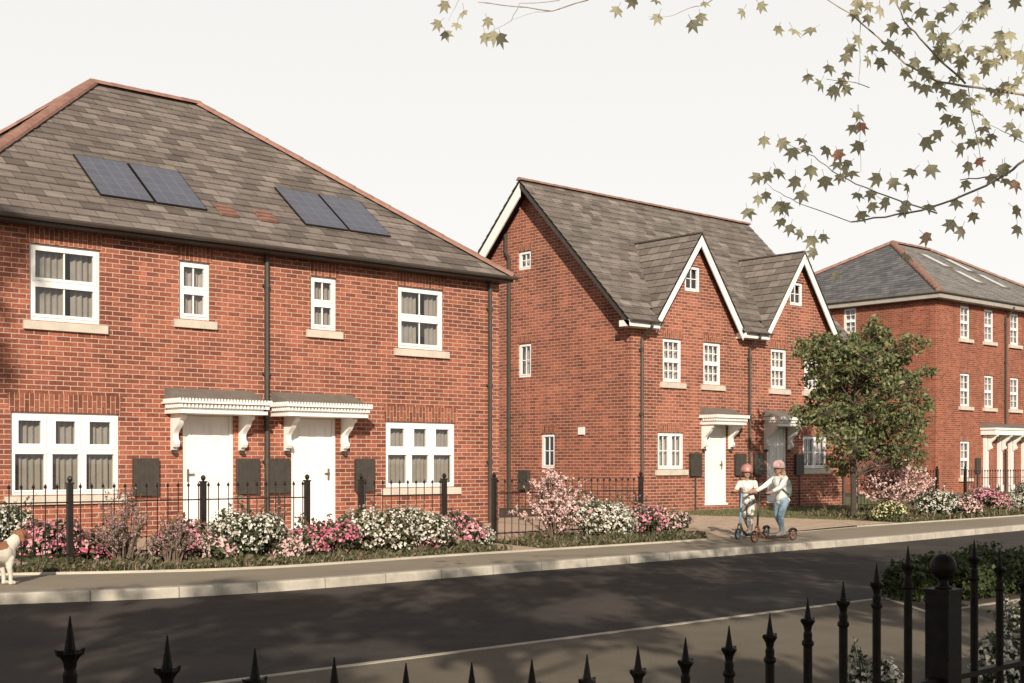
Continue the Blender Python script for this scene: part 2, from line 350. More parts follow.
# near side
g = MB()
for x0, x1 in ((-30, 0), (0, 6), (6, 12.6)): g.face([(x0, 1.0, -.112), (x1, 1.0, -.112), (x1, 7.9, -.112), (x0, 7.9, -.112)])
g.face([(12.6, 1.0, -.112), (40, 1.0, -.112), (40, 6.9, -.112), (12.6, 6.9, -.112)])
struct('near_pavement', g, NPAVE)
g = MB()
g.box(-30, 12.6, 7.90, 7.97, -.2, -.106)
g.prism([(11.72, 6.88), (12.60, 7.90), (12.67, 7.90), (11.79, 6.88)], -.2, -.106, 2)
g.box(11.72, 40, 6.82, 6.88, -.2, -.106)
struct('near_edging', g, STRIP)
g = MB(); g.prism([(11.82, 6.9), (40, 6.9), (40, 7.97), (12.70, 7.97)], -.2, -.104, 2); struct('hedge_bed', g, SOIL)
g = MB(); g.box(4.0, 40, 2.2, 4.3, -.2, -.08); struct('near_flower_bed', g, SOIL)

# ------------------------------------------------------------------ house building kit
def front(Y0): return lambda u, d, z: (u, Y0 + d, z)       # a wall facing the street; d goes into the wall
def side(X0): return lambda u, d, z: (X0 + d, u, z)          # a wall facing left along the street
def wall_panel(T, outline, holes, depth=.11):
    mb = MB(T)
    loops = [outline] + [[(h[0], h[2]), (h[1], h[2]), (h[1], h[3]), (h[0], h[3])] for h in holes]
    flat = [p for l in loops for p in l]
    tr = tessellate_polygon([[Vector((p[0], p[1], 0)) for p in l] for l in loops])
    ii = [mb.V((p[0], 0, p[1])) for p in flat]
    for t in tr: mb.f.append([ii[k] for k in t]); mb.uv.append([(0, 0)] * 3)
    for (a, b, c, d) in holes:
        for q in (((a, 0, c), (a, depth, c), (a, depth, d), (a, 0, d)), ((b, 0, c), (b, depth, c), (b, depth, d), (b, 0, d)),
                  ((a, 0, d), (b, 0, d), (b, depth, d), (a, depth, d)), ((a, 0, c), (b, 0, c), (b, depth, c), (a, depth, c))): mb.face(q)
    return mb
def merge(a, b):
    n = len(a.v); a.v += b.v; a.f += [[i + n for i in f] for f in b.f]; a.uv += b.uv; return a
def window(par, T, u0, u1, z0, z1, rows, bars=(2, 1), curt=CURT, sill=True, sillw=.11, lintel='brick', fr=.055, lh=.27, cgap=None, mull=None, silld=.06):
    """rows: heights' fractions from the top; each row a list of lights; bars = glazing bars per light"""
    fm = MB(T); d0, d1 = .05, .11
    fm.box(u0, u0 + fr, d0, d1, z0, z1); fm.box(u1 - fr, u1, d0, d1, z0, z1)
    fm.box(u0 + fr, u1 - fr, d0, d1, z1 - fr, z1); fm.box(u0 + fr, u1 - fr, d0, d1, z0, z0 + fr)
    iu0, iu1, iz0, iz1 = u0 + fr, u1 - fr, z0 + fr, z1 - fr
    tot = sum(r[0] for r in rows); z = iz1; mb_w = .05
    for ri, (hf, nl, inset) in enumerate(rows):
        h = (iz1 - iz0) * hf / tot; zt, zb = z, z - h; z = zb
        if ri: fm.box(iu0, iu1, d0 - .004, d1, zt - mb_w / 2, zt + mb_w / 2); zt -= mb_w / 2
        if ri < len(rows) - 1: zb += mb_w / 2
        w = (iu1 - iu0) / nl
        for k in range(nl):
            a, b = iu0 + w * k, iu0 + w * (k + 1)
            if k: fm.box(a - .035, a + .035, d0 + .002, d1 - .002, zb, zt); a += .035
            if k < nl - 1: b -= .035
            s = inset
            if s:   # casement sash standing proud
                e = d0 - .014
                fm.box(a, a + s, e, d1 - .01, zb, zt); fm.box(b - s, b, e, d1 - .01, zb, zt)
                fm.box(a + s, b - s, e, d1 - .01, zt - s, zt); fm.box(a + s, b - s, e, d1 - .01, zb, zb + s)
                a, b, zb2, zt2 = a + s, b - s, zb + s, zt - s
            else: zb2, zt2 = zb, zt
            nx, nz = bars
            for q in range(1, nx): uq = a + (b - a) * q / nx; fm.box(uq - .011, uq + .011, d0 + .008, d0 + .035, zb2, zt2)
            for q in range(1, nz): zq = zb2 + (zt2 - zb2) * q / nz; fm.box(a, b, d0 + .010, d0 + .033, zq - .011, zq + .011)
    fo = fm.build('window', UPVC, par)
    p = MB(T); p.face([(iu0, .078, iz0), (iu1, .078, iz0), (iu1, .078, iz1), (iu0, .078, iz1)]); p.build('pane', GLASS, fo)
    if curt:
        c = MB(T); spans = [(iu0 - .03, iu1 + .03)]
        if cgap: spans = [(iu0 - .03, iu0 + (iu1 - iu0) * cgap[0]), (iu0 + (iu1 - iu0) * cgap[1], iu1 + .03)]
        ph = rnd.random() * 6
        for a, b in spans:
            n = max(6, int((b - a) / .018)); pv = None
            for k in range(n + 1):
                u = a + (b - a) * k / n; d = .19 + .022 * math.sin(u * 60 + ph) + .012 * math.sin(u * 23 + ph * 2)
                i = (c.V((u, d, iz0 - .05)), c.V((u, d + .01, iz1 + .02)))
                if pv: c.f.append([pv[0], i[0], i[1], pv[1]]); c.uv.append([(0, 0)] * 4)
                pv = i
        c.build('curtain', curt, fo)
    k = MB(T); q_ = z0 > 5.5 and u1 - u0 < .65; k.box(*((u0 - .03, u1 + .03, .32, .33, z0 - .1, z1 + .03) if q_ else (u0 - .25, u1 + .25, .75, .76, z0 - .3, z1 + .1))); k.build('unlit_room_sheet', DARK, fo)  # dark sheet whose colour stands for the unlit room behind the glass
    if sill:
        s_ = MB(T); a, b = u0 - sillw, u1 + sillw
        s_.prism([(-silld, z0 - .155), (.0, z0 - .155), (.0, z0 - .002), (-silld, z0 - .03)], a, b, 0) if False else None
        zz = z0 - .155
        pts = [(a, -silld, zz), (b, -silld, zz), (b, .105, zz), (a, .105, zz), (a, -silld, z0 - .02), (b, -silld, z0 - .02), (b, .105, z0), (a, .105, z0)]
        ii = [s_.V(q) for q in pts]
        for q in ((0, 3, 2, 1), (4, 5, 6, 7), (0, 1, 5, 4), (1, 2, 6, 5), (2, 3, 7, 6), (3, 0, 4, 7)): s_.f.append([ii[x] for x in q]); s_.uv.append([(0, 0)] * 4)
        s_.build('sill', STONE, fo)
    if lintel:
        l = MB(T); f = .035 if lh > .2 else .02
        l.prism([(u0 - .02, z1 + .003), (u1 + .02, z1 + .003), (u1 + .02 + f, z1 + lh), (u0 - .02 - f, z1 + lh)], -.006, .05, 1)
        l.build('lintel', BRS, par)
    return (u0, u1, z0, z1)
def door(par, T, u0, u1, z0, z1, handle_right=True):
    f = MB(T); w = .06
    f.box(u0, u0 + w, .04, .11, z0, z1); f.box(u1 - w, u1, .04, .11, z0, z1); f.box(u0 + w, u1 - w, .04, .11, z1 - w, z1)
    f.box(u0 - .02, u1 + .02, -.03, .11, z0 - .05, z0)
    fo = f.build('door_frame', UPVC, par)
    d = MB(T); a, b, c, e = u0 + w + .004, u1 - w - .004, z0 + .006, z1 - w - .004
    d.box(a, b, .075, .11, c, e)
    W = b - a
    def pan(x0, x1, y0, y1):
        t = .014
        d.box(x0, x1, .068, .075, y0, y0 + t); d.box(x0, x1, .068, .075, y1 - t, y1); d.box(x0, x0 + t, .068, .075, y0 + t, y1 - t); d.box(x1 - t, x1, .068, .075, y0 + t, y1 - t)
        d.box(x0 + .045, x1 - .045, .066, .075, y0 + .045, y1 - .045)
    for s in (0, 1):
        x0 = a + W * (.14 + .41 * s); x1 = x0 + W * .31
        pan(x0, x1, c + .2, c + .78); pan(x0, x1, c + .98, c + 1.5); pan(x0, x1, c + 1.6, e - .12)
    do = d.build('door', WHITE, par)
    h = MB(T); hx = b - .07 if handle_right else a + .07; s = -1 if handle_right else 1
    h.box(hx - .018, hx + .018, .055, .0745, c + .88, c + 1.1); h.box(hx - .01, hx + .01, .03, .056, c + 1.0, c + 1.02); h.box(hx - .01 if s > 0 else hx - .11, hx + .11 if s > 0 else hx + .01, .026, .04, c + .998, c + 1.022)
    h.build('handle', BRASS, do)
    return (u0, u1, z0 - .05, z1)
def bracket_profile():
    # hangs from the canopy: deep at the top, scrolled, foot against the wall; (outward, height)
    P = [(0, 0), (-.40, 0), (-.41, -.05), (-.37, -.085), (-.32, -.10), (-.30, -.14)]
    for k in range(9):
        t = k / 8; P.append((-.30 + .19 * math.sin(t * 1.5) - .02 * math.sin(t * 6), -.14 - .26 * t))
    P += [(-.105, -.43), (-.15, -.47), (-.16, -.52), (-.13, -.57), (-.07, -.58), (-.05, -.62), (0, -.63)]
    return P
def canopy(par, T, u0, u1, zt, proj=.65, brackets=(), dent=.062):
    c = MB(T)
    # lead sheet top sloping from the wall to the cornice
    c.prism([(0, zt + .25), (-.02, zt + .25), (-(proj - .05), zt + .03), (-(proj - .05), zt), (0, zt)], u0 + .06, u1 - .06, 0)
    co = c.build('door_canopy', LEAD, par)
    m = MB(T)
    m.box(u0, u1, -proj, -.002, zt - .03, zt)                       # top fillet
    n = int((u1 - u0) / dent)
    for k in range(n + 1):                                          # scalloped upstand
        x = u0 + (u1 - u0 - dent * .6) * k / n
        m.prism([(x, zt), (x + dent * .6, zt), (x + dent * .5, zt + .045), (x + dent * .3, zt + .055), (x + dent * .1, zt + .045)], -proj, -proj + .03, 1)
    for k in range(int(proj / dent)):
        y = -proj + dent * k + .002
        m.box(u0, u0 + .03, y, y + dent * .55, zt, zt + .05); m.box(u1 - .03, u1, y, y + dent * .55, zt, zt + .05)
    m.box(u0 + .10, u1 - .10, -proj + .13, -.002, zt - .14, zt - .03)    # recess band
    nd = int((u1 - u0 - .1) / .07)
    for k in range(nd):
        x = u0 + .05 + (u1 - u0 - .1) * k / nd; m.box(x, x + .035, -proj + .04, -proj + .129, zt - .105, zt - .031)
    for k in range(int(proj / .07) - 1):
        y = -proj + .05 + .07 * k; m.box(u0 + .03, u0 + .099, y, y + .035, zt - .105, zt - .031); m.box(u1 - .099, u1 - .03, y, y + .035, zt - .105, zt - .031)
    m.box(u0 + .06, u1 - .06, -proj + .06, -.002, zt - .20, zt - .14)
    m.build('cornice', WHITE, co)
    for x in brackets:
        b = MB(T); P = [(p[0], p[1] + zt - .20) for p in bracket_profile()]
        b.prism(P, x - .05, x + .05, 0); b.build('bracket', WHITE, co)
        # small block at the foot, coloured dark for the shadow there
        k = MB(T); k.box(x - .032, x + .032, -.10, -.004, zt - .20 - .69, zt - .20 - .63); k.build('bracket_foot_shade', DARK, co)
def meter(par, T, u0, u1, z0, z1, pole=True, zg=.12):
    m = MB(T); m.box(u0, u1, -.07, -.002, z0, z1); m.box(u0 - .012, u1 + .012, -.085, -.07, z0 - .012, z1 + .012)
    n = 5
    for k in range(1, n): x = u0 + (u1 - u0) * k / n; m.box(x - .003, x + .003, -.0875, -.0852, z0 + .02, z1 - .02)
    o = m.build('meter_box', DARK, par)
    if pole:
        p = MB(T); x = (u0 + u1) / 2; p.tube([(x, -.05, zg - .05), (x, -.05, z0)], .022, 6); p.build('conduit', DARK, o)
def downpipe(par, T, u, z0, z1, out=.33, r=.038, m=DARK):
    p = MB(T)
    p.tube([(u, -out, z1 + .1), (u, -out, z1 - .02), (u, -.06, z1 - .28), (u, -.06, z0)], r, 8)
    for z in (z1 - .6, z1 - 2.2, z1 - 3.8):
        if z > z0: p.box(u - r - .02, u + r + .02, -.075, -.002, z, z + .05); p.tube([(u, -.06, z - .02), (u, -.06, z + .08)], r + .008, 8)
    p.build('downpipe', m, par)
def gutter(par, pts, r=.06, m=GUTT, name='gutter'):
    """half round channel along a path, pts at its rim centre"""
    mb = MB(); n = 6
    pts = [Vector(p) for p in pts]; rings = []
    for k, p in enumerate(pts):
        d = (pts[min(k + 1, len(pts) - 1)] - pts[max(0, k - 1)]).normalized(); s = Vector((d.y, -d.x, 0)).normalized()
        rr = []
        for j in range(n + 1): a = math.pi * j / n; rr.append(mb.V(p + s * (r * math.cos(a)) - Vector((0, 0, r * math.sin(a)))))
        for j in range(n, -1, -1): a = math.pi * j / n; rr.append(mb.V(p + s * ((r - .008) * math.cos(a)) - Vector((0, 0, (r - .008) * math.sin(a)))))
        rings.append(rr)
    q = len(rings[0])
    for a, b in zip(rings, rings[1:]):
        for j in range(q): mb.f.append([a[j], a[(j + 1) % q], b[(j + 1) % q], b[j]]); mb.uv.append([(0, 0)] * 4)
    for e in (rings[0], rings[-1]): mb.f.append(e[:]); mb.uv.append([(0, 0)] * q)
    return mb.build(name, m, par)
def slope(par, O, U, Vd, L, ufun, row, m, lift=.022, name='roof_slope', v0=0):
    """tiled pitch: O origin on the eaves, U along the eaves, Vd unit vector up the slope; ufun(v) -> (u0,u1); each course overlaps the one below"""
    O, U, Vd = Vector(O), Vector(U).normalized(), Vector(Vd).normalized(); Nn = U.cross(Vd)
    if Nn.z < 0: Nn = -Nn
    mb = MB(); v = v0
    while v < L - 1e-4:
        v1 = min(v + row, L); a0, b0 = ufun(v); a1, b1 = ufun(v1)
        P = lambda u, vv, h: O + U * u + Vd * vv + Nn * h
        n = max(1, int((b0 - a0) / 2.5))
        # lower lip
        mb.face([P(a0, v, -.0), P(b0, v, -.0), P(b0, v, lift), P(a0, v, lift)], [(a0, v + .01), (b0, v + .01), (b0, v + .01), (a0, v + .01)])
        mb.face([P(a0, v, lift), P(b0, v, lift), P(b1, v1, .002), P(a1, v1, .002)], [(a0, v + 1e-4), (b0, v + 1e-4), (b1, v1 - 1e-4), (a1, v1 - 1e-4)])
        v = v1
    # underside
    a0, b0 = ufun(v0); a1, b1 = ufun(L); P = lambda u, vv, h: O + U * u + Vd * vv + Nn * h
    mb.face([P(a0, v0, -.03), P(b0, v0, -.03), P(b1, L, -.03), P(a1, L, -.03)])
    return mb.build(name, m, par, uv=True)
def ridge(par, a, b, r=.11, seg=.42, m=RIDGE, flat=.75, name='ridge_tile_row'):
    a, b = Vector(a), Vector(b); L = (b - a).length; d = (b - a).normalized(); s = Vector((d.y, -d.x, 0)).normalized(); w = s.cross(d)
    if w.z < 0: w = -w
    mb = MB(); n = max(1, round(L / seg)); J = 6
    for k in range(n):
        t0, t1 = L * k / n, L * (k + 1) / n + .03
        jr = r * (1 + rnd.uniform(-.03, .03)); A = []; Bq = []
        for rad, dst in ((jr * 1.05, A), (jr * .97, Bq)):
            t = t0 if dst is A else t1
            for j in range(J + 1):
                an = math.pi * j / J; dst.append(mb.V(a + d * t + s * rad * math.cos(an) + w * (rad * flat * math.sin(an) - .03)))
        for j in range(J): mb.f.append([A[j], A[j + 1], Bq[j + 1], Bq[j]]); mb.uv.append([(0, 0)] * 4)
        mb.f.append(A[:]); mb.uv.append([(0, 0)] * (J + 1)); mb.f.append(Bq[::-1]); mb.uv.append([(0, 0)] * (J + 1))
    return mb.build(name, m, par)
def hip_roof(par, x0, x1, y0, y1, ze, slp, row, mats, rr=.11):
    h = (y1 - y0) / 2; ang = math.atan(slp); c, s = math.cos(ang), math.sin(ang); L = h / c; zr = ze + h * slp; W = x1 - x0; D = y1 - y0
    f = slope(par, (x0, y0, ze), (1, 0, 0), (0, c, s), L, lambda v: (v * c, W - v * c), row, mats[0])
    slope(par, (x1, y1, ze), (-1, 0, 0), (0, -c, s), L, lambda v: (v * c, W - v * c), row, mats[0])
    slope(par, (x0, y1, ze), (0, -1, 0), (c, 0, s), L, lambda v: (v * c, D - v * c), row, mats[1])
    slope(par, (x1, y0, ze), (0, 1, 0), (-c, 0, s), L, lambda v: (v * c, D - v * c), row, mats[1])
    A, Bp = (x0 + h, y0 + h, zr), (x1 - h, y0 + h, zr); u = .03
    up = lambda p: (p[0], p[1], p[2] + u)
    for a, b in ((A, Bp), ((x0, y0, ze), A), ((x0, y1, ze), A), ((x1, y0, ze), Bp), ((x1, y1, ze), Bp)): ridge(par, up(a), up(b), rr)
    return zr

# ------------------------------------------------------------------ house with solar panels
h1 = thing('brick_house', 'red brick semi-detached house with hipped roof, solar panels and two white doors', 'house', (12.08, 20.5, 0))
T = front(20.5); holes = []
def w1(u0, u1, z0, z1, rows, **k): holes.append(window(h1, T, u0, u1, z0, z1, rows, **k))
holes.append((7.69, 9.5, .87, 2.2)); window(h1, T, 7.69, 9.5, .87, 2.2, [(.46, 3, .085), (.54, 3, .03)], bars=(1, 1), fr=.05, lh=.3)
w1(15.01, 16.77, .90, 2.2, [(.46, 3, .085), (.54, 3, .03)], bars=(1, 1), fr=.05, lh=.3)
w1(7.99, 9.17, 3.68, 4.91, [(.5, 1, .05), (.5, 1, .05)], bars=(2, 1), cgap=(.52, .66), lh=.26)
w1(15.31, 16.46, 3.66, 4.89, [(.5, 1, .05), (.5, 1, .05)], bars=(2, 1), cgap=(.52, .70), lh=.26)
w1(10.60, 11.19, 3.89, 4.90, [(.5, 1, .045), (.5, 1, .045)], bars=(2, 1), curt=NETC, lh=.26)
w1(13.28, 13.86, 3.89, 4.89, [(.5, 1, .045), (.5, 1, .045)], bars=(2, 1), curt=CURT, lh=.26)
holes = holes[1:] if holes[0] == holes[1] else holes
holes.append(door(h1, T, 10.66, 11.66, .17, 2.27, False)); holes.append(door(h1, T, 12.85, 13.85, .17, 2.27, True))
wall_panel(T, [(6.2, -.1), (17.96, -.1), (17.96, 5.3), (6.2, 5.3)], holes).build('front_wall', BR, h1)
wall_panel(side(6.2), [(20.5, -.1), (29.35, -.1), (29.35, 5.3), (20.5, 5.3)], []).build('side_wall', BR, h1)
m = wall_panel(side(17.96), [(20.5, -.1), (29.35, -.1), (29.35, 5.3), (20.5, 5.3)], []); m.build('side_wall', BR, h1)
wall_panel(front(29.35), [(6.2, -.1), (17.96, -.1), (17.96, 5.3), (6.2, 5.3)], []).build('rear_wall', BR, h1)
hip_roof(h1, 6.2, 18.06, 20.15, 29.68, 5.26, .783, .25, (TILE, TILE), .13)
s = MB(); s.box(5.95, 18.06, 20.16, 20.52, 5.17, 5.2); s.box(5.95, 18.06, 20.16, 20.185, 5.2, 5.25)
s.box(17.97, 18.06, 20.52, 29.5, 5.17, 5.2); s.box(18.035, 18.06, 20.52, 29.5, 5.2, 5.25); s.build('fascia', DARK, h1)
gutter(h1, [(5.9, 20.09, 5.27), (18.1, 20.09, 5.27)], .065)
downpipe(h1, T, 12.30, .1, 5.18, .06, .045); downpipe(h1, T, 17.66, .1, 5.18, .06, .045)
canopy(h1, T, 10.26, 12.06, 2.43, .65, (10.48, 11.80)); canopy(h1, T, 12.36, 14.23, 2.43, .65, (12.74, 14.0))
for a, b in ((9.73, 10.17), (11.70, 12.13), (12.35, 12.77), (14.26, 14.68)): meter(h1, T, a, b, .84, 1.45, b > 10.2)
ang = math.atan(.783); cs, sn = math.cos(ang), math.sin(ang)
def on_slope(X, s_, hgt, y0=20.15, z0=5.26, c=cs, s=sn): return (X, y0 + s_ * c - hgt * s, z0 + s_ * s + hgt * c)
for x0 in (9.36, 10.38, 13.44, 14.46):
    f = MB(); a, b, s0, s1 = x0, x0 + .99, 1.02, 2.46; hh = .055
    S = lambda u, v, h: on_slope(u, v, h)
    fm = MB(lambda u, v, h: on_slope(u, v, h))
    fm.box(a, b, s0, s1, .03, hh); po = fm.build('solar_panel', BLACK, h1)
    q = MB(); e = .022; q.face([S(a + e, s0 + e, hh + .003), S(b - e, s0 + e, hh + .003), S(b - e, s1 - e, hh + .003), S(a + e, s1 - e, hh + .003)], [(0, 0), (1.0, 0), (1.0, 1.5), (0, 1.5)])
    q.build('solar_cells', SOLAR, po, uv=True)
for x0 in (11.62, 12.44):
    v = MB(lambda u, v_, h: on_slope(u, v_, h))
    for k in range(3): v.prism([(.95 + .13 * k, .02), (.95 + .13 * k, .075), (.95 + .13 * (k + 1) + .02, .035), (.95 + .13 * (k + 1) + .02, .02)], x0, x0 + .36, 0)
    v.build('roof_vent', RIDGE, h1)

# ------------------------------------------------------------------ gabled pair beyond it
h2 = thing('brick_house', 'red brick pair of houses with steep gable end and two pointed front gables', 'house', (28.3, 21.7, 0))
T = front(21.7); holes = []
def w2(*a, **k): holes.append(window(h2, T, *a, **k))
sash = [(.5, 1, .03), (.5, 1, .03)]
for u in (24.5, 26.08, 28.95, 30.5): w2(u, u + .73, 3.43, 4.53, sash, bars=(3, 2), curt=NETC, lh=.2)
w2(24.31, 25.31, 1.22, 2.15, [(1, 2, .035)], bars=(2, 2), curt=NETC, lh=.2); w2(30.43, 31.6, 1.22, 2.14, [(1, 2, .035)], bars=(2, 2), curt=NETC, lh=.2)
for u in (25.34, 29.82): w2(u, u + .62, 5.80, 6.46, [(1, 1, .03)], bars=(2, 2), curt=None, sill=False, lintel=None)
holes.append(door(h2, T, 26.14, 27.04, .32, 2.38)); holes.append(door(h2, T, 28.77, 29.67, .32, 2.38))
wall_panel(T, [(23.33, -.1), (32.45, -.1), (32.45, 4.9), (31.93, 4.9), (30.15, 7.2), (28.38, 4.9), (27.42, 4.9), (25.7, 7.2), (23.98, 4.9), (23.33, 4.9)], holes).build('front_wall', BR, h2)
T2 = side(23.33); sh = []
sh.append(window(h2, T2, 25.34, 25.85, 6.57, 7.07, [(1, 1, .03)], bars=(2, 2), curt=NETC, sill=False, lh=.2))
sh.append(window(h2, T2, 25.33, 25.85, 3.68, 4.59, [(1, 1, .03)], bars=(2, 2), curt=NETC, sill=False, lh=.2))
sh.append(window(h2, T2, 24.42, 24.95, 1.24, 2.15, [(1, 1, .03)], bars=(2, 2), curt=None, sill=False, lh=.2))
GA = [(21.7, -.1), (28.94, -.1), (28.94, 5.08), (25.32, 8.74), (21.7, 5.08)]
wall_panel(T2, GA, sh).build('gable_wall', BR, h2)
wall_panel(side(32.45), GA, []).build('gable_wall', BR, h2)
wall_panel(front(28.94), [(23.33, -.1), (32.45, -.1), (32.45, 5.0), (23.33, 5.0)], []).build('rear_wall', BR, h2)
mb = MB(T2); mb.box(23.30, 23.51, -.05, -.002, 2.10, 2.29); mb.build('wall_vent', WHITE, h2)
ye, ze, yr, zr = 21.36, 4.85, 25.32, 8.86
sl = (zr - ze) / (yr - ye); an = math.atan(sl); c2, s2 = math.cos(an), math.sin(an); L = (yr - ye) / c2
X0_, W_ = 22.88, 9.72
slope(h2, (X0_, ye, ze), (1, 0, 0), (0, c2, s2), L, lambda v: (0, W_), .25, TILE2, v0=.56)
for a_, b_ in ((0, 1.16), (4.46, 5.58), (8.98, W_)): slope(h2, (X0_, ye, ze), (1, 0, 0), (0, c2, s2), .565, lambda v, a_=a_, b_=b_: (a_, b_), .25, TILE2)
slope(h2, (X0_ + W_, 2 * yr - ye, ze), (-1, 0, 0), (0, -c2, s2), L, lambda v: (0, W_), .25, TILE2)
ridge(h2, (X0_ - .01, yr, zr + .03), (X0_ + W_ + .01, yr, zr + .03), .10)
# verges of the main roof: white board behind, dark board and soffit in front
def barge(par, p, q, m, w=.2, t=.04, axis='X', off=0, drop=.05):
    """board hanging below a verge line from p to q (world), thickness t along the gable normal"""
    mb = MB(); p, q = Vector(p), Vector(q); nrm = Vector((1, 0, 0)) if axis == 'X' else Vector((0, 1, 0))
    d = (q - p).normalized(); dn = nrm.cross(d); dn = -dn if dn.z > 0 else dn
    hz = math.hypot(d.x, d.y); dz = Vector((0, 0, -drop / hz)); wz = Vector((0, 0, -(w + drop) / hz)); P = [p + dz, q + dz, q + wz, p + wz]
    i = [mb.V(x) for x in P] + [mb.V(x + nrm * t) for x in P]
    for f in ((0, 1, 2, 3), (7, 6, 5, 4), (0, 4, 5, 1), (1, 5, 6, 2), (2, 6, 7, 3), (3, 7, 4, 0)): mb.f.append([i[k] for k in f]); mb.uv.append([(0, 0)] * 4)
    return mb.build('barge_board', m, par)
barge(h2, (22.90, yr, zr), (22.90, 2 * yr - ye, ze), WHITE, .26, .04, 'X')
barge(h2, (22.90, yr, zr), (22.90, ye, ze), DARK, .11, .04, 'X', drop=.03)  # front board's dark colour stands for the shadow under the overhang
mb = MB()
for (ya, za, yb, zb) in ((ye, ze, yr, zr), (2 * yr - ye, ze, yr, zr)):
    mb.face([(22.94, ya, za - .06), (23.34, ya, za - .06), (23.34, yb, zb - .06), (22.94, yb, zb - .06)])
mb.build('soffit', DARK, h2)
def front_gable(par, xc, hw, y0, ze_, zt, yb, T_):
    sp = (zt - ze_) / hw; a = math.atan(sp); c, s = math.cos(a), math.sin(a); L = hw / c; dep = yb - y0
    # roof of the gable runs back into the main pitch: length along Y shrinks towards the eaves
    ymain = lambda z: ye + (z - ze) / sl
    e = .16; y0_ = y0
    ff = lambda v: (0, max(.02, ymain(ze_ + v * s) - y0_ + .08))
    fr = lambda v: (-max(.02, ymain(ze_ + v * s) - y0_ + .08), 0)
    slope(par, (xc - hw, y0_, ze_), (0, 1, 0), (c, 0, s), L, ff, .25, T_, lift=.02)
    slope(par, (xc + hw, y0_, ze_), (0, -1, 0), (-c, 0, s), L, fr, .25, T_, lift=.02)
    ridge(par, (xc, y0_ + .02, zt + .01), (xc, ymain(zt) + .1, zt + .02), .06, m=GUTT)
    for sx in (-1, 1):
        barge(par, (xc, y0_ + .02, zt), (xc + sx * hw * .955, y0_ + .02, zt + (ze_ - zt) * .955), WHITE, .17, .035, 'Y', drop=.03)
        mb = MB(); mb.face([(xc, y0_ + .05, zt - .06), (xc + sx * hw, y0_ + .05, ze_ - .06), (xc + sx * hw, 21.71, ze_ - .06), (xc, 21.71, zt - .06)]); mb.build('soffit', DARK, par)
front_gable(h2, 25.7, 1.80, 21.42, 4.86, 7.29, 24, TILE2); front_gable(h2, 30.15, 1.80, 21.42, 4.86, 7.29, 24, TILE2)
for a, b in ((22.90, 24.0), (27.42, 28.42), (31.92, 32.6)):
    mb = MB(); mb.box(a, b, 21.37, 21.70, 4.70, 4.73); mb.box(a, b, 21.345, 21.37, 4.70, 4.83); mb.box(a, a + .02, 21.37, 21.70, 4.73, 4.85); mb.build('fascia', WHITE, h2)
    gutter(h2, [(a - .02, 21.28, 4.86), (b + .02, 21.28, 4.86)], .055)
downpipe(h2, T, 23.66, .1, 4.75, .4, .04); downpipe(h2, T, 27.95, .1, 4.75, .4, .04); downpipe(h2, T, 32.35, .1, 4.75, .4, .04)
T3 = side(23.33)
p = MB(T3); p.tube([(26.30, -.06, 7.6), (26.30, -.06, 7.12), (26.16, -.06, 6.92), (26.16, -.06, .1)], .05, 8); p.build('downpipe', DARK, h2)
p = MB(T3); p.box(25.36, 25.72, -.12, -.002, .66, 1.18); p.build('meter_box', DARK, h2)
canopy(h2, T, 25.88, 27.22, 2.57, .62, (26.05, 27.14)); canopy(h2, T, 28.54, 29.86, 2.57, .62, (28.68, 29.75))
for a, b in ((25.50, 25.92), (27.34, 27.76), (28.14, 28.54), (30.02, 30.36)): meter(h2, T, a, b, 1.05, 1.61)

# ------------------------------------------------------------------ three storey block
SKYG = plain('pale reflecting skylight glass', (.62, .62, .61), .12, .03, 3, coat=.5)
h3 = thing('apartment_block', 'three-storey brick block with slate roof, skylights and white columned porch', 'building', (52, 26.3, 0))
T = front(26.3); holes = []
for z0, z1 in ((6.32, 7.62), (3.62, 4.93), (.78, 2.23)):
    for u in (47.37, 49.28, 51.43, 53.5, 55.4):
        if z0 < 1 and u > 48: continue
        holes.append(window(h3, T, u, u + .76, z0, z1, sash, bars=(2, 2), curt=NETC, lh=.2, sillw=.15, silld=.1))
wall_panel(T, [(45.5, -.1), (58.6, -.1), (58.6, 7.95), (45.5, 7.95)], holes).build('front_wall', BR3, h3)
T2 = side(45.5); sh = [window(h3, T2, 29.85, 30.45, 6.66, 7.69, sash, bars=(2, 2), curt=NETC, sill=False, lintel=None)]
wall_panel(T2, [(26.3, -.1), (36.3, -.1), (36.3, 7.95), (26.3, 7.95)], sh).build('side_wall', BR3, h3)
wall_panel(side(58.6), [(26.3, -.1), (36.3, -.1), (36.3, 7.95), (26.3, 7.95)], []).build('side_wall', BR3, h3)
wall_panel(front(36.3), [(45.5, -.1), (58.6, -.1), (58.6, 7.95), (45.5, 7.95)], []).build('rear_wall', BR3, h3)
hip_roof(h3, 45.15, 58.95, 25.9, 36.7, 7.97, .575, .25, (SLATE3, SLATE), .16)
s = MB()
s.box(45.16, 58.94, 25.92, 26.31, 7.72, 7.75); s.box(45.16, 45.52, 26.31, 36.6, 7.72, 7.75); s.box(45.16, 58.94, 25.92, 25.95, 7.75, 7.93); s.box(45.16, 45.19, 25.95, 36.6, 7.75, 7.93)
s.build('fascia', plain('weathered pale timber', (.36, .33, .29), .6, .1, 4), h3)
gutter(h3, [(45.09, 36.6, 7.97), (45.09, 25.85, 7.97), (59.0, 25.85, 7.97)], .07, LEAD)
downpipe(h3, T, 50.95, .1, 7.7, .4, .05)
a3 = math.atan(.575); c3, s3 = math.cos(a3), math.sin(a3)
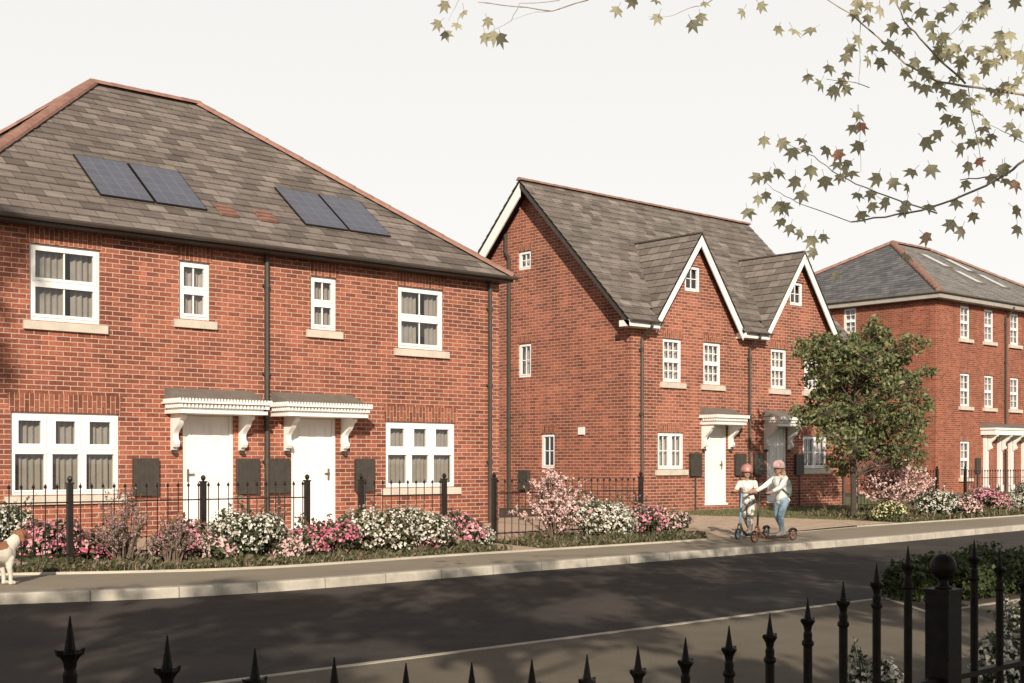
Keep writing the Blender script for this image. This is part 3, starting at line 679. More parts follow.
for x0, v0, v1 in ((50.85, 3.6, 5.1), (52.85, 3.6, 5.1), (50.95, 1.9, 3.3), (53.1, 1.9, 3.4)):
    f = MB(lambda u, v, h: on_slope(u, v, h, 25.9, 7.97, c3, s3)); e = .05
    f.box(x0, x0 + .75, v0, v0 + e, .0, .09); f.box(x0, x0 + .75, v1 - e, v1, .0, .09); f.box(x0, x0 + e, v0 + e, v1 - e, .0, .09); f.box(x0 + .75 - e, x0 + .75, v0 + e, v1 - e, .0, .09)
    fo = f.build('skylight', LEAD, h3)
    q = MB(lambda u, v, h: on_slope(u, v, h, 25.9, 7.97, c3, s3)); q.box(x0 + e, x0 + .75 - e, v0 + e, v1 - e, .03, .075); q.build('skylight_glass', SKYG, fo)
# porch on wall pilasters with scrolled brackets
PX0, PX1, PIL = 48.92, 53.6, (49.24, 50.39, 51.32, 52.44)
po = MB(); po.box(PX0, PX1, 25.62, 26.298, 2.70, 2.78); po.box(PX0 + .05, PX1 - .05, 25.67, 26.298, 2.50, 2.70); poo = po.build('porch_roof', WHITE, h3)
po = MB(T); po.prism([(0, 2.98), (-.05, 2.98), (-.62, 2.80), (-.62, 2.78), (0, 2.78)], PX0 + .04, PX1 - .04, 0); po.build('lead_sheet', LEAD, poo)
for x in PIL:
    c = MB(); w = .075; c.box(x - w, x + w, 26.14, 26.298, .45, 2.499); c.box(x - .11, x + .11, 26.10, 26.298, .1, .46); c.box(x - .10, x + .10, 26.10, 26.298, 2.4, 2.46); c.build('column', WHITE, h3)
    b = MB(T); b.prism([(p_[0] - .2, p_[1] + 2.5) for p_ in bracket_profile()], x - .05, x + .05, 0); b.build('bracket', WHITE, h3)
door(h3, front(26.28), 52.2, 53.15, .2, 2.3)
meter(h3, T, 48.5, 48.84, .95, 1.55, True)

# ------------------------------------------------------------------ daylight
SUN_EL = R(23); SUNH = Vector((-.62, -.785, 0)).normalized()          # where the sun stands, seen from the street
sun = bpy.data.lights.new('sun', 'SUN'); sun.energy = 5.0; sun.angle = R(.5); sun.color = (1, .885, .74)
so = bpy.data.objects.new('sun', sun); col.objects.link(so)
sd = SUNH * math.cos(SUN_EL) + Vector((0, 0, math.sin(SUN_EL)))
so.rotation_euler = sd.to_track_quat('Z', 'Y').to_euler(); so.location = (-20, -20, 30)
wd = bpy.data.worlds.new('World'); sc.world = wd; wd.use_nodes = True; nt = wd.node_tree; bg = nt.nodes['Background']
sky = N(nt, 'ShaderNodeTexSky', sky_type='NISHITA'); sky.sun_disc = False; sky.sun_elevation = SUN_EL; sky.sun_rotation = math.atan2(SUNH.x, SUNH.y)
sky.dust_density = 4; sky.air_density = 1.0; sky.altitude = 50
tc = N(nt, 'ShaderNodeTexCoord'); sx = N(nt, 'ShaderNodeSeparateXYZ'); nt.links.new(tc.outputs['Generated'], sx.inputs[0])
rp = N(nt, 'ShaderNodeValToRGB'); e = rp.color_ramp.elements           # pale haze near the horizon, thinner overhead
e[0].position = .02; e[0].color = (9.2, 9.0, 8.6, 1); e[1].position = .85; e[1].color = (1.5, 1.5, 1.6, 1)
k = e.new(.36); k.color = (8.3, 8.15, 7.85, 1); k = e.new(.44); k.color = (3.2, 3.1, 3.0, 1)
nt.links.new(sx.outputs[2], rp.inputs[0])
mx = N(nt, 'ShaderNodeMix', data_type='RGBA'); mx.inputs[0].default_value = .93
nt.links.new(sky.outputs[0], mx.inputs[6]); nt.links.new(rp.outputs[0], mx.inputs[7]); nt.links.new(mx.outputs[2], bg.inputs['Color'])
bg.inputs['Strength'].default_value = .1
sc.view_settings.view_transform = 'Standard'; sc.view_settings.look = 'None'; sc.view_settings.exposure = .20; sc.view_settings.gamma = 1
sc.cycles.max_bounces = 6; sc.cycles.transparent_max_bounces = 8; sc.cycles.caustics_reflective = False; sc.cycles.caustics_refractive = False

# ------------------------------------------------------------------ railings
def bar_mesh(h):
    mb = MB(); mb.tube([(0, 0, 0), (0, 0, h)], .008, 5); mb.lathe((0, 0, h), [(.008, 0), (.022, .012), (.022, .03), (.006, .055), (.001, .075)], 6); return mb
def far_fence(X0, X1, Y0, Y1, posts, label, h=1.02, step=.155):
    f = thing('garden_railing', label, 'railing', (X0, Y0, gz(Y0)), 'black railings in front of the houses')
    a, b = Vector((X0, Y0, 0)), Vector((X1, Y1, 0)); Ln = (b - a).length; d = (b - a) / Ln
    w0 = world_loc(f)
    pr = None
    for x in posts:
        p = a + d * (x - X0); z = gz(p.y)
        m = MB(); m.box(p.x - .035, p.x + .035, p.y - .035, p.y + .035, z - .05, z + 1.08); m.box(p.x - .045, p.x + .045, p.y - .045, p.y + .045, z + 1.08, z + 1.1)
        m.lathe((p.x, p.y, z + 1.1), [(.012, 0), (.03, .02), (.038, .045), (.03, .07), (.008, .085)], 8); m.build('post', BLACK, f)
    for zz in (.16, .84):
        m = MB(); q = a + Vector((0, 0, gz(a.y) + zz)); r_ = b + Vector((0, 0, gz(b.y) + zz)); m.tube([q, r_], .013, 4); m.build('rail', BLACK, f)
    n = int(Ln / step); src = None
    for k in range(n):
        p = a + d * (Ln * (k + .5) / n)
        if any(abs((p - a).dot(d) - (x - X0)) < .06 for x in posts): continue
        if src is None:
            o = bar_mesh(h).build('bar', BLACK); src = o
        else:
            o = src.copy(); col.objects.link(o)
        o.parent = f; o.location = (p.x - w0.x, p.y - w0.y, gz(p.y) - w0.z)
    return f
far_fence(4.2, 10.59, 16.45, 16.45, (5.0, 6.94, 8.87, 10.59), 'black railing crossing in front of the left front door')
far_fence(11.57, 13.22, 16.45, 16.45, (11.57, 13.22), 'short black railing beneath the right ground floor window of the solar panel house')
far_fence(14.3, 18.0, 16.45, 16.45, (14.3, 17.95), 'black railing across the gap between the two brick houses')
far_fence(29.4, 33.7, 19.4, 19.4, (29.45, 33.65), 'black railing behind the young tree and the tall pink bush')
far_fence(34.9, 44.0, 19.24, 19.24, (34.93, 38.9, 42.9), 'black railing in front of the white columned porch')

# near spearhead fence with dipping tops
FY = 1.46
nf = thing('spear_railing', 'black spear-topped iron railing with ball-capped post in the near foreground', 'railing', (.6, FY, -.1))
tips = [616.6, 636, 649, 657.6, 663.5, 662.7, 659.6, 655, 646.7, 638, 626, 614, 598.7, 581, 563.6, 546]
def spear(x, zt):
    mb = MB(); m0 = zt - .085
    mb.tube([(x, FY, -.1), (x, FY, m0)], .0085, 10)
    mb.lathe((x, FY, m0), [(.0085, -.006), (.0108, -.004), (.0118, .0), (.0108, .004), (.008, .007), (.0085, .018), (.0065, .024), (.008, .030)], 12)
    # barbed leaf then a long square point
    mb.lathe((x, FY, m0), [(.007, .028), (.0085, .033), (.0145, .0425), (.0125, .0465), (.007, .047), (.0055, .055), (.0035, .068), (.0008, .086)], 8)
    for s in (-1, 1):
        mb.prism([(x + s * .006, m0 + .034), (x + s * .0155, m0 + .0405), (x + s * .0175, m0 + .048), (x + s * .013, m0 + .0465), (x + s * .006, m0 + .047)], FY - .003, FY + .003, 1)
    return mb
TX = [69.5, 168, 256.6, 336.7, 408.6, 474.6, 534.8, 589.8, 640.6, 688, 731, 771.5, 809, 844, 877, 908]
for i, ty in enumerate(tips):
    d_ = VW + RT * ((TX[i] - 512) / F_PX); x = (d_.x / d_.y * FY) * .6 + (.617 + .12 * i) * .4; Z = x * VW.x + FY * VW.y
    spear(x, H_CAM - (ty - HOR) / F_PX * Z).build('bar', BLACKR, nf, smooth=False)
for i, (x, ty) in enumerate(((2.69, 540), (2.805, 551), (2.92, 567), (3.04, 580), (3.16, 592), (3.28, 600), (3.4, 604), (3.52, 604), (3.64, 600), (3.76, 592))):
    Z = x * VW.x + FY * VW.y; spear(x, H_CAM - (ty - HOR) / F_PX * Z).build('bar', BLACKR, nf)
for a, b in ((.5, 2.545), (2.60, 4.4)):
    for z in (.93, .2):
        m = MB(); m.box(a, b, FY - .011, FY + .011, z - .006, z + .006); m.build('rail', BLACKR, nf)
for x in (.49, 2.558, 4.42):
    m = MB(); w = .0275; m.box(x - w, x + w, FY - w, FY + w, -.1, 1.118); m.box(x - w - .003, x + w + .003, FY - w - .003, FY + w + .003, 1.118, 1.126)
    po_ = m.build('post', BLACKR, nf)
    m = MB(); rb = .0285; m.lathe((x, FY, 1.126), [(.018, 0), (.018, .004), (.011, .008), (.011, .016)] + [(rb * math.sin(t), .0475 - rb * math.cos(t)) for t in [math.pi * (k + 2) / 16 for k in range(14)]], 28)
    m.build('ball_finial', BLACKR, po_, smooth=True)

# ------------------------------------------------------------------ planting kit
def rvec(r):
    while True:
        v = Vector((r.uniform(-1, 1), r.uniform(-1, 1), r.uniform(-1, 1)))
        if .05 < v.length <= 1: return v
def leaf_quad(mb, p, s, r, asp=.55, up=.3):
    d = rvec(r).normalized(); n = (rvec(r).normalized() + Vector((0, 0, up))).normalized(); w = d.cross(n)
    if w.length < .1: return
    w.normalize(); w *= s * asp; d = d * s
    i = [mb.V(p - d), mb.V(p + w + d * .1), mb.V(p + d), mb.V(p - w + d * .1)]
    mb.f.append(i); mb.uv.append([(0, 0)] * 4)
def disc(mb, p, n, s, k=6, cup=.25):
    n = n.normalized(); u = n.orthogonal().normalized(); w = n.cross(u); a0 = rnd.random() * 6
    c = mb.V(p - n * s * cup); ring = [mb.V(p + (u * math.cos(a0 + 2 * math.pi * j / k) + w * math.sin(a0 + 2 * math.pi * j / k)) * s * (1 if j % 2 else .62)) for j in range(k)]
    for j in range(k): mb.f.append([c, ring[j], ring[(j + 1) % k]]); mb.uv.append([(0, 0)] * 3)
LEAF_D = leafmat('dark shrub leaves', (.035, .048, .018), (.085, .105, .042))
LEAF_O = leafmat('olive shrub leaves', (.06, .065, .028), (.13, .135, .06), (.16, .12, .08))
LEAF_H = leafmat('hedge leaves', (.030, .045, .014), (.075, .10, .030))
FL_W = leafmat('white petals', (.62, .58, .50), (.80, .78, .72), (.45, .42, .34), trans=.15)
FL_P = leafmat('pink petals', (.55, .16, .24), (.72, .34, .42), (.62, .42, .38), trans=.15)
FL_M = leafmat('magenta petals', (.42, .07, .13), (.60, .18, .26), (.62, .36, .36), trans=.15)
FL_B = leafmat('pale pink blossom', (.70, .44, .43), (.84, .65, .61), (.66, .42, .40), trans=.2)
FL_V = leafmat('mauve heather sprigs', (.26, .14, .17), (.42, .26, .29), (.44, .33, .27), trans=.1)
FL_Y = leafmat('pale yellow petals', (.55, .50, .25), (.72, .68, .42), trans=.15)
def flower_bush(X, Y, w, h, fl, label, leaf=None, seed=0, dens=1.0, name='flowering_shrub', cat='shrub', group='flowering shrubs in the roadside beds', fs=.03, z0=None, ls=.045):
    r = random.Random(seed * 13 + 5); z = gz(Y) if z0 is None else z0
    o = thing(name, label, cat, (X, Y, z), group); lb, fb, sb = MB(), MB(), MB()
    lobes = [(Vector((r.uniform(-.75, .75) * w / 2, r.uniform(-.5, .5) * w / 2, h * r.uniform(.25, .66))), r.uniform(.28, .52)) for _ in range(13)]
    base = Vector((X, Y, z))
    for c, q in lobes:
        sb.tube([base + Vector((c.x * .2, c.y * .2, 0)), base + c * .6 + Vector((0, 0, .02)), base + c], [.012, .008, .004], 4)
        n = int(330 * dens * w * h / .9 * (q / .5) ** 2)
        for _ in range(n):
            v = rvec(r); v = v.normalized() * (v.length ** .6)
            p = c + Vector((v.x * w * .5 * q, v.y * w * .5 * q, v.z * h * .75 * q))
            if p.z < .02: p.z = r.uniform(.02, .12)
            leaf_quad(lb, base + p, ls * r.uniform(.6, 1.2), r)
        nf_ = int(230 * dens * w * h / .9 * (q / .5) ** 2)
        for _ in range(nf_):
            v = rvec(r).normalized()
            if v.z < -.45: continue
            p = c + Vector((v.x * w * .52 * q, v.y * w * .52 * q, v.z * h * .78 * q)) * r.uniform(.9, 1.12)
            if p.z < .06: continue
            for _k in range(r.choice((1, 2, 3))):
                disc(fb, base + p + rvec(r) * .03, v + rvec(r) * .7, fs * r.uniform(.6, 1.25))
    for _ in range(int(34 * w * dens)):      # loose sprigs beyond the body of the bush
        a = r.uniform(0, 6.28); e1 = Vector((math.cos(a) * w * .5 * r.uniform(.3, 1.1), math.sin(a) * w * .4 * r.random(), h * r.uniform(.35, 1.18) * (1.1 if r.random() < .3 else .95)))
        e0 = e1 * .6; sb.tube([base + e0, base + e1], [.004, .002], 3)
        for k in range(7):
            pp = base + e0.lerp(e1, r.uniform(.3, 1)) + rvec(r) * .03
            leaf_quad(lb, pp, ls * .8, r)
            if k % 2: disc(fb, pp + rvec(r) * .02, rvec(r) + Vector((0, 0, .5)), fs * r.uniform(.6, 1.1))
    for _ in range(int(420 * w * dens)):     # low spill of leaves at the foot
        a = r.uniform(0, 6.28); q = r.random() ** .5
        leaf_quad(lb, base + Vector((math.cos(a) * w * .62 * q, math.sin(a) * w * .45 * q, r.uniform(.01, .16) * (1.2 - q))), ls * r.uniform(.5, 1.1), r)
    sb.build('stem', BARK, o); lb.build('foliage', leaf or LEAF_D, o); fb.build('blossom', fl, o)
    return o
# (px, ground row, width px, top row, petals, label)
SH = [(2, 560, 62, 512, FL_W, 'white-flowered shrub at the left edge behind the dog'),
      (57, 563, 66, 526, FL_P, 'pink-flowered shrub between the dog and the mauve bush'),
      (190, 563, 66, 526, FL_P, 'pink-flowered shrub directly below the left white door'),
      (253, 562, 74, 514, FL_W, 'white-flowered shrub between the two white doors of the solar panel house'),
      (318, 558, 60, 524, FL_M, 'deep magenta-flowered shrub below the right white door'),
      (392, 554, 78, 511, FL_W, 'largest white-flowered shrub, left of the pink one under the right window'),
      (447, 550, 52, 513, FL_P, 'pink-flowered shrub beside the last post under the right window'),
      (479, 549, 26, 530, FL_W, 'smallest white-flowered shrub, near the corner of the solar panel house'),
      (600, 540, 70, 501, FL_W, 'white-flowered shrub right of the spindly pink blossom bush in the gap'),
      (645, 538, 42, 506, FL_P, 'pink-flowered shrub beside the block paved drive'),
      (935, 519, 44, 492, FL_W, 'white-flowered shrub at the foot of the big pink blossom bush'),
      (962, 518, 44, 496, FL_B, 'dusty pink low shrub left of the railing post before the porch'),
      (992, 514, 50, 491, FL_P, 'pink-flowered shrub in front of the white porch columns'),
      (1024, 513, 44, 487, FL_W, 'white-flowered shrub at the right edge in front of the porch'),
      (100, 566, 44, 534, FL_M, 'low magenta shrub directly right of the railing post under the left window'),
      (222, 564, 40, 532, FL_B, 'dusty pink filler shrub between the pink and white shrubs below the left door'),
      (288, 562, 36, 534, FL_B, 'dusty pink filler shrub between the white and deep magenta shrubs'),
      (428, 553, 34, 528, FL_M, 'low magenta shrub tucked right of the largest white-flowered shrub'),
      (668, 536, 34, 514, FL_B, 'dusty pink shrub at the right end of the gap bed beside the drive'),
      (888, 522, 34, 504, FL_Y, 'low shrub with pale yellow flowers beside the tree trunk')]
for i, (px, gy, wp, ty, fl, lab) in enumerate(SH):
    Z = F_PX * H_CAM / (gy - HOR); p = at(px, gy, Z); w = wp / F_PX * Z * (1.22 if px < 700 else 1.0); h = (gy - ty) / F_PX * Z * 1.06
    flower_bush(p.x, p.y, w, h, fl, lab, seed=i, z0=gz(p.y), leaf=LEAF_O if i % 3 == 2 else LEAF_D, fs=.029 if fl is not FL_W else .025)
def sprig_bush(X, Y, w, h, fl, label, seed, n=46, group=None, bs=.03, leaf=LEAF_O, stemm=None, foliage=.3, sub=9, up=.6):
    r = random.Random(seed); z = gz(Y); o = thing('blossom_bush', label, 'shrub', (X, Y, z), group or 'tall sprigged bushes'); sb, fb, lb = MB(), MB(), MB(); base = Vector((X, Y, z))
    for k in range(n):
        a = r.uniform(0, 2 * math.pi); sp = r.uniform(.05, 1) ** .7; tip = Vector((math.cos(a) * w / 2 * sp, math.sin(a) * w / 2 * sp, h * (1 - .55 * sp ** 2.2) * r.uniform(.75, 1.05)))
        b0 = Vector((math.cos(a) * .1 * r.random(), math.sin(a) * .1 * r.random(), 0)); mid = Vector((tip.x * .45, tip.y * .45, tip.z * .55)) + rvec(r) * .05
        pts = [base + b0, base + mid, base + tip]; sb.tube(pts, [.014, .009, .003], 4)
        for j in range(sub):
            t = r.uniform(.35, 1); q = (mid.lerp(tip, (t - .5) * 2) if t > .5 else b0.lerp(mid, t * 2)); d = (rvec(r) + Vector((tip.x * .6, tip.y * .6, up))).normalized() * r.uniform(.08, .26) * h / 1.6
            sb.tube([base + q, base + q + d], [.004, .002], 3)
            for m_ in range(8):
                pp = base + q + d * (m_ + r.random()) / 8 + rvec(r) * .022
                if r.random() < foliage: leaf_quad(lb, pp, bs * 1.1, r)
                else: disc(fb, pp, rvec(r), bs * r.uniform(.5, 1.1), 5)
    sb.build('stem', stemm or TWIG, o); fb.build('blossom', fl, o); lb.build('foliage', leaf, o); return o
sprig_bush(15.15, 15.85, 1.45, 1.25, FL_B, 'spindly pale pink blossom bush in the gap between the brick houses', 3, 44, bs=.032, foliage=.12, sub=10)
sprig_bush(27.9, 17.3, 2.1, 1.65, FL_B, 'large pale pink blossom bush right of the young green tree', 4, 74, bs=.040, foliage=.12, sub=11)
sprig_bush(7.55, 16.15, 1.0, 1.0, FL_V, 'tallest mauve twiggy bush between the left window and the left white door', 5, 30, bs=.020, foliage=.3, sub=8)
sprig_bush(8.05, 15.75, .7, .72, FL_V, 'small mauve twiggy bush left of the shrub below the left white door', 6, 22, bs=.018, foliage=.35, sub=7)
sprig_bush(12.25, 15.6, .6, .55, FL_V, 'low mauve twiggy bush squeezed between the largest white-flowered shrub and the pink one', 8, 18, bs=.018, foliage=.5, sub=7)
sprig_bush(29.3, 17.2, .8, .7, FL_V, 'low mauve twiggy bush right of the big pink blossom bush', 9, 20, bs=.022, foliage=.5, sub=7)
# ground cover in the beds
def tufts(name, polys, n, m, hmin, hmax, label, seed, wid=.006, zf=gz):
    r = random.Random(seed); mb = MB()
    for _ in range(n):
        x, y = polys(r); b = Vector((x, y, zf(y))); h = r.uniform(hmin, hmax); a = r.uniform(0, 6.28); ln = Vector((math.cos(a), math.sin(a), 0)) * h * r.uniform(.1, .8); s = Vector((-math.sin(a), math.cos(a), 0)) * wid * r.uniform(.7, 1.8)
        
        h *= .55 + .9 * noise.noise(Vector((x * 2.3, y * 2.3, seed))) + .25
        h = max(h, hmin * .6)
        if r.random() < .42: 
            leaf_quad(mb, b + Vector((0, 0, h * r.uniform(.2, .9))), .012 + h * .22, r); continue
        i = [mb.V(b - s), mb.V(b + s), mb.V(b + ln * .4 + Vector((0, 0, h * .6)) + s * .8), mb.V(b + ln + Vector((0, 0, h)))]; mb.f.append([i[0], i[1], i[2], i[3]]); mb.uv.append([(0, 0)] * 4)
    o = mb.build(name, m); tag(o, label, 'ground cover', kind='stuff'); return o
COVER = leafmat('mixed ground cover', (.05, .060, .024), (.15, .145, .07), (.28, .20, .15), ccut=.78)
def bed(r):
    while True:
        x = r.choice((r.uniform(4.2, 13.4), r.uniform(4.2, 13.4), r.uniform(14.3, 18.1))); y0 = B(x) + .07
        if 10.7 < x < 11.45 and r.random() < .8: continue
        y1 = 16.42
        if y1 > y0: return x, r.uniform(y0, y1)
tufts('ground_cover', bed, 26000, COVER, .04, .16, 'low grassy ground cover under the flowering shrubs of the front beds', 1, .007)
def bed2(r):
    x = r.uniform(26.2, 42); return x, r.uniform(B(x) + .07, B(x) + (3.0 if x < 34 else 2.5))
tufts('ground_cover', bed2, 16000, COVER, .05, .22, 'scrubby ground cover along the pavement around the pink bush', 2, .012)
TURF = leafmat('lawn blades', (.09, .105, .04), (.17, .175, .075), (.22, .20, .11))
def lawnp(r):
    while True:
        x, y = r.uniform(22.6, 40), r.uniform(16.9, 21.6)
        if y > 21.65 - (x - 22.5) * 1.4 and (x > 25.9 or y > 17.0): return x, y
tufts('grass', lawnp, 22000, TURF, .02, .055, 'short mown lawn before the gabled houses', 3, .010)
# near hedge
r_ = random.Random(9); hb, hs_ = MB(), MB()
hedge = thing('low_hedge', 'low dark green hedge beyond the near railing beside the road', 'hedge', (16, 7.4, -.1))
for _ in range(42000):
    x = 12.45 + (20 - 12.45) * r_.random() ** 1.5; y = r_.uniform(7.0, 7.85)
    if x < 12.9: y = max(y, 7.35 + r_.uniform(0, .2))
    top = .24 + .05 * math.sin(x * 2.3 + 1) + .06 * math.sin(x * 5) + .06 * math.sin(x * 11 + y * 9) + r_.random() ** 4 * .16; v = r_.random() ** .5; e_ = 1 - (abs(y - 7.42) / .5) ** 4 * .35
    leaf_quad(hb, Vector((x, y, -.09 + (top + .06) * v * e_)), .030 * r_.uniform(.5, 1.5), r_, .6)
for k in range(26):
    x = 12.6 + .3 * k; hs_.tube([(x, 7.4, -.12), (x + .05, 7.45, .12), (x + .1, 7.35, .28)], [.012, .009, .004], 4)
hb.build('foliage', LEAF_H, hedge); hs_.build('stem', BARK, hedge)
# near white flowers at the foot of the railing
for i, (x, y, w, h, lab) in enumerate(((6.11, 3.92, .36, .43, 'small clump of white flowers left of the ball-capped post at the bottom edge'), (7.38, 3.72, .62, .50, 'white-flowered plant seen between the spears right of the ball-capped post'), (8.35, 4.0, .8, .58, 'tallest white-flowered plant in the bottom right corner'))):
    flower_bush(x, y, w, h, FL_W, lab, seed=50 + i, dens=2.6, fs=.016, z0=-.1, group='white flowers behind the near railing', ls=.026)

# ------------------------------------------------------------------ trees
def limb(mb, p, d, L, r0, r, depth, tips_, spread=.55, gravity=.08, n=5):
    pts = [p.copy()]; rad = [r0]; q = p.copy(); dd = d.normalized()
    for k in range(n):
        dd = (dd + rvec(r) * .18 + Vector((0, 0, gravity))).normalized(); q = q + dd * L / n; pts.append(q.copy()); rad.append(r0 * (1 - .62 * (k + 1) / n))
    mb.tube(pts, rad, 6 if depth > 1 else 4)
    if depth <= 0:
        for t in pts[1:]: tips_.append(t)
        return
    for k in range(3 if depth > 1 else 4):
        i = r.randint(2, n); s = rvec(r).normalized(); nd = (dd + s * spread * 1.6).normalized(); limb(mb, pts[i], nd, L * r.uniform(.5, .75), rad[i] * .75, r, depth - 1, tips_, spread, gravity)
    tips_.append(pts[-1])
def crown_leaves(mb, centers, rad, n, s, r, flat=.8):
    for c in centers:
        for _ in range(n):
            v = rvec(r); leaf_quad(mb, c + Vector((v.x, v.y, v.z * flat)) * rad, s * r.uniform(.6, 1.25), r, .5, .8)
LEAF_T = leafmat('young tree leaves', (.085, .105, .040), (.235, .258, .118), (.45, .14, .09), ccut=.985, trans=.25)
yt = thing('young_tree', 'young leafy green tree with thin dark trunk growing at the lawn edge', 'tree', (26.4, 17.4, gz(17.4)))
r = random.Random(21); tb, lb, kb = MB(), MB(), MB(); b0 = Vector((26.4, 17.4, gz(17.4)))
tb.tube([b0 - Vector((0, 0, .1)), b0 + Vector((.02, 0, .6)), b0 + Vector((0, .02, 1.3)), b0 + Vector((.05, 0, 2.4)), b0 + Vector((.12, 0, 3.4)), b0 + Vector((.1, 0, 4.1))], [.085, .07, .062, .045, .028, .01], 8)
cen = []
# clumps: offset right (RT), up, radius
CL = [(-1.15, 4.05, .42), (-.85, 3.9, .55), (-.35, 4.0, .6), (-.1, 3.7, .6), (.35, 4.35, .42), (.42, 4.65, .26), (.8, 4.0, .48), (1.05, 4.15, .3), (.5, 3.6, .6),
      (-.9, 3.4, .5), (-.3, 3.1, .7), (.6, 2.95, .65), (1.1, 3.3, .45), (1.45, 3.5, .25), (1.35, 2.8, .35), (1.55, 2.65, .16), (-1.3, 2.55, .35), (-.95, 2.5, .5), (-.5, 2.4, .6), (.1, 2.4, .65), (.75, 2.25, .6), (1.2, 2.35, .35),
      (-.9, 1.95, .4), (-.3, 1.8, .5), (.3, 1.7, .5), (.85, 1.65, .42), (1.2, 1.95, .3), (-.65, 1.4, .3), (-.2, 1.2, .32), (-1.0, 2.95, .25), (1.05, 1.4, .25), (.75, 1.3, .2), (-1.45, 3.85, .22), (-1.35, 2.3, .25)]
for a, z, q in CL:
    for _ in range(2 if q > .4 else 1):
        c = b0 + RT * (a + .22) * 1.0 + VW * r.uniform(-.75, .75) * (.4 + q) * 1.4 + Vector((0, 0, z)); cen.append((c, q))
        t0 = b0 + Vector((.05, 0, max(1.0, min(3.6, z - .7)))); m_ = t0.lerp(c, .5) + Vector((0, 0, .08)); kb.tube([t0, m_, c], [.022, .014, .004], 5)
        sub = int(26 * (q / .5) ** 2) + 5
        for _k in range(sub):
            v = rvec(r).normalized() * r.uniform(.45, 1.0); cc = c + Vector((v.x * q, v.y * q, v.z * q * .8)); kb.tube([c, cc], [.006, .002], 3, caps=False)
            crown_leaves(lb, [cc], .15, 11, .064, r, .55)
tb.build('trunk', DBARK, yt); kb.build('limb', BARK, yt); lb.build('crown', LEAF_T, yt)
# pale slender stem behind it
pt = thing('young_tree', 'slender pale-barked sapling beside the young green tree', 'tree', (27.8, 18.3, gz(18.3))); tb, lb = MB(), MB(); b1 = Vector((27.8, 18.3, gz(18.3)))
tb.tube([b1 - Vector((0, 0, .1)), b1 + Vector((.02, 0, .8)), b1 + Vector((-.02, 0, 1.7)), b1 + Vector((0, 0, 2.6))], [.085, .07, .06, .02], 8); tb.build('trunk', PALEBARK, pt)
for k in range(26):
    a = r.uniform(0, 6.28); c = b1 + Vector((math.cos(a) * r.uniform(.1, .6), math.sin(a) * r.uniform(.1, .6), r.uniform(1.75, 2.9))); lb.tube([b1 + Vector((0, 0, 1.6)), c], [.012, .004], 3); crown_leaves(lb, [c], .2, 26, .06, r, .7)
lb.build('crown', LEAF_T, pt)

# shade trees standing behind the photographer's side of the street
LEAF_S = leafmat('garden tree leaves', (.045, .06, .02), (.10, .12, .04))
def shade_tree(x, y, zc, rx, rz, n, lab, seed, s=.13, lean=0):
    r = random.Random(seed); o = thing('garden_tree', lab, 'tree', (x, y, -.1), 'garden trees on the near side of the street'); tb, lb = MB(), MB(); b = Vector((x, y, -.15))
    tb.tube([b, b + Vector((.05, 0, zc * .4)), b + Vector((0, .1, zc * .8)), b + Vector((0, 0, zc + rz * .4))], [.2, .16, .11, .05], 10)
    for _ in range(n):
        v = rvec(r).normalized() * r.uniform(.3, 1) ** .6; c = Vector((x + v.x * rx, y + v.y * rx, zc + v.z * rz)); tb.tube([Vector((x, y, max(zc * .55, c.z - rx * .5))), c], [.035, .008], 4, caps=False)
        crown_leaves(lb, [c + rvec(r) * .25 for _k in range(5)], .42, 15, s, r, .7)
    tb.build('trunk', BARK, o); lb.build('crown', LEAF_S, o)
for i, (x, y, zc, rx, rz, n) in enumerate(((-9.5, -2.2, 7.0, 2.7, 1.7, 60), (-5.6, -2.6, 7.0, 2.6, 1.7, 60), (-1.2, -2.4, 7.1, 2.3, 1.5, 27), (3.4, -3.0, 7.0, 2.6, 1.6, 36), (6.9, -2.6, 6.6, 1.9, 1.1, 26))):
    shade_tree(x, y, zc, rx, rz, n, 'garden tree in the row behind the near railing', 70 + i)
shade_tree(-7.6, 3.0, 13.9, 1.4, 2.0, 30, 'tallest garden tree left of the near railing', 80)
for i, (x, y, zc, rx, rz, n) in enumerate(((-7, -5.5, 4.2, 2.2, 1.2, 50), (-3.4, -5.0, 4.4, 2.0, 1.2, 40), (-.6, -4.6, 4.4, 2.0, 1.1, 44))):
    shade_tree(x, y, zc, rx, rz, n, 'garden tree in the back row behind the near railing', 90 + i)

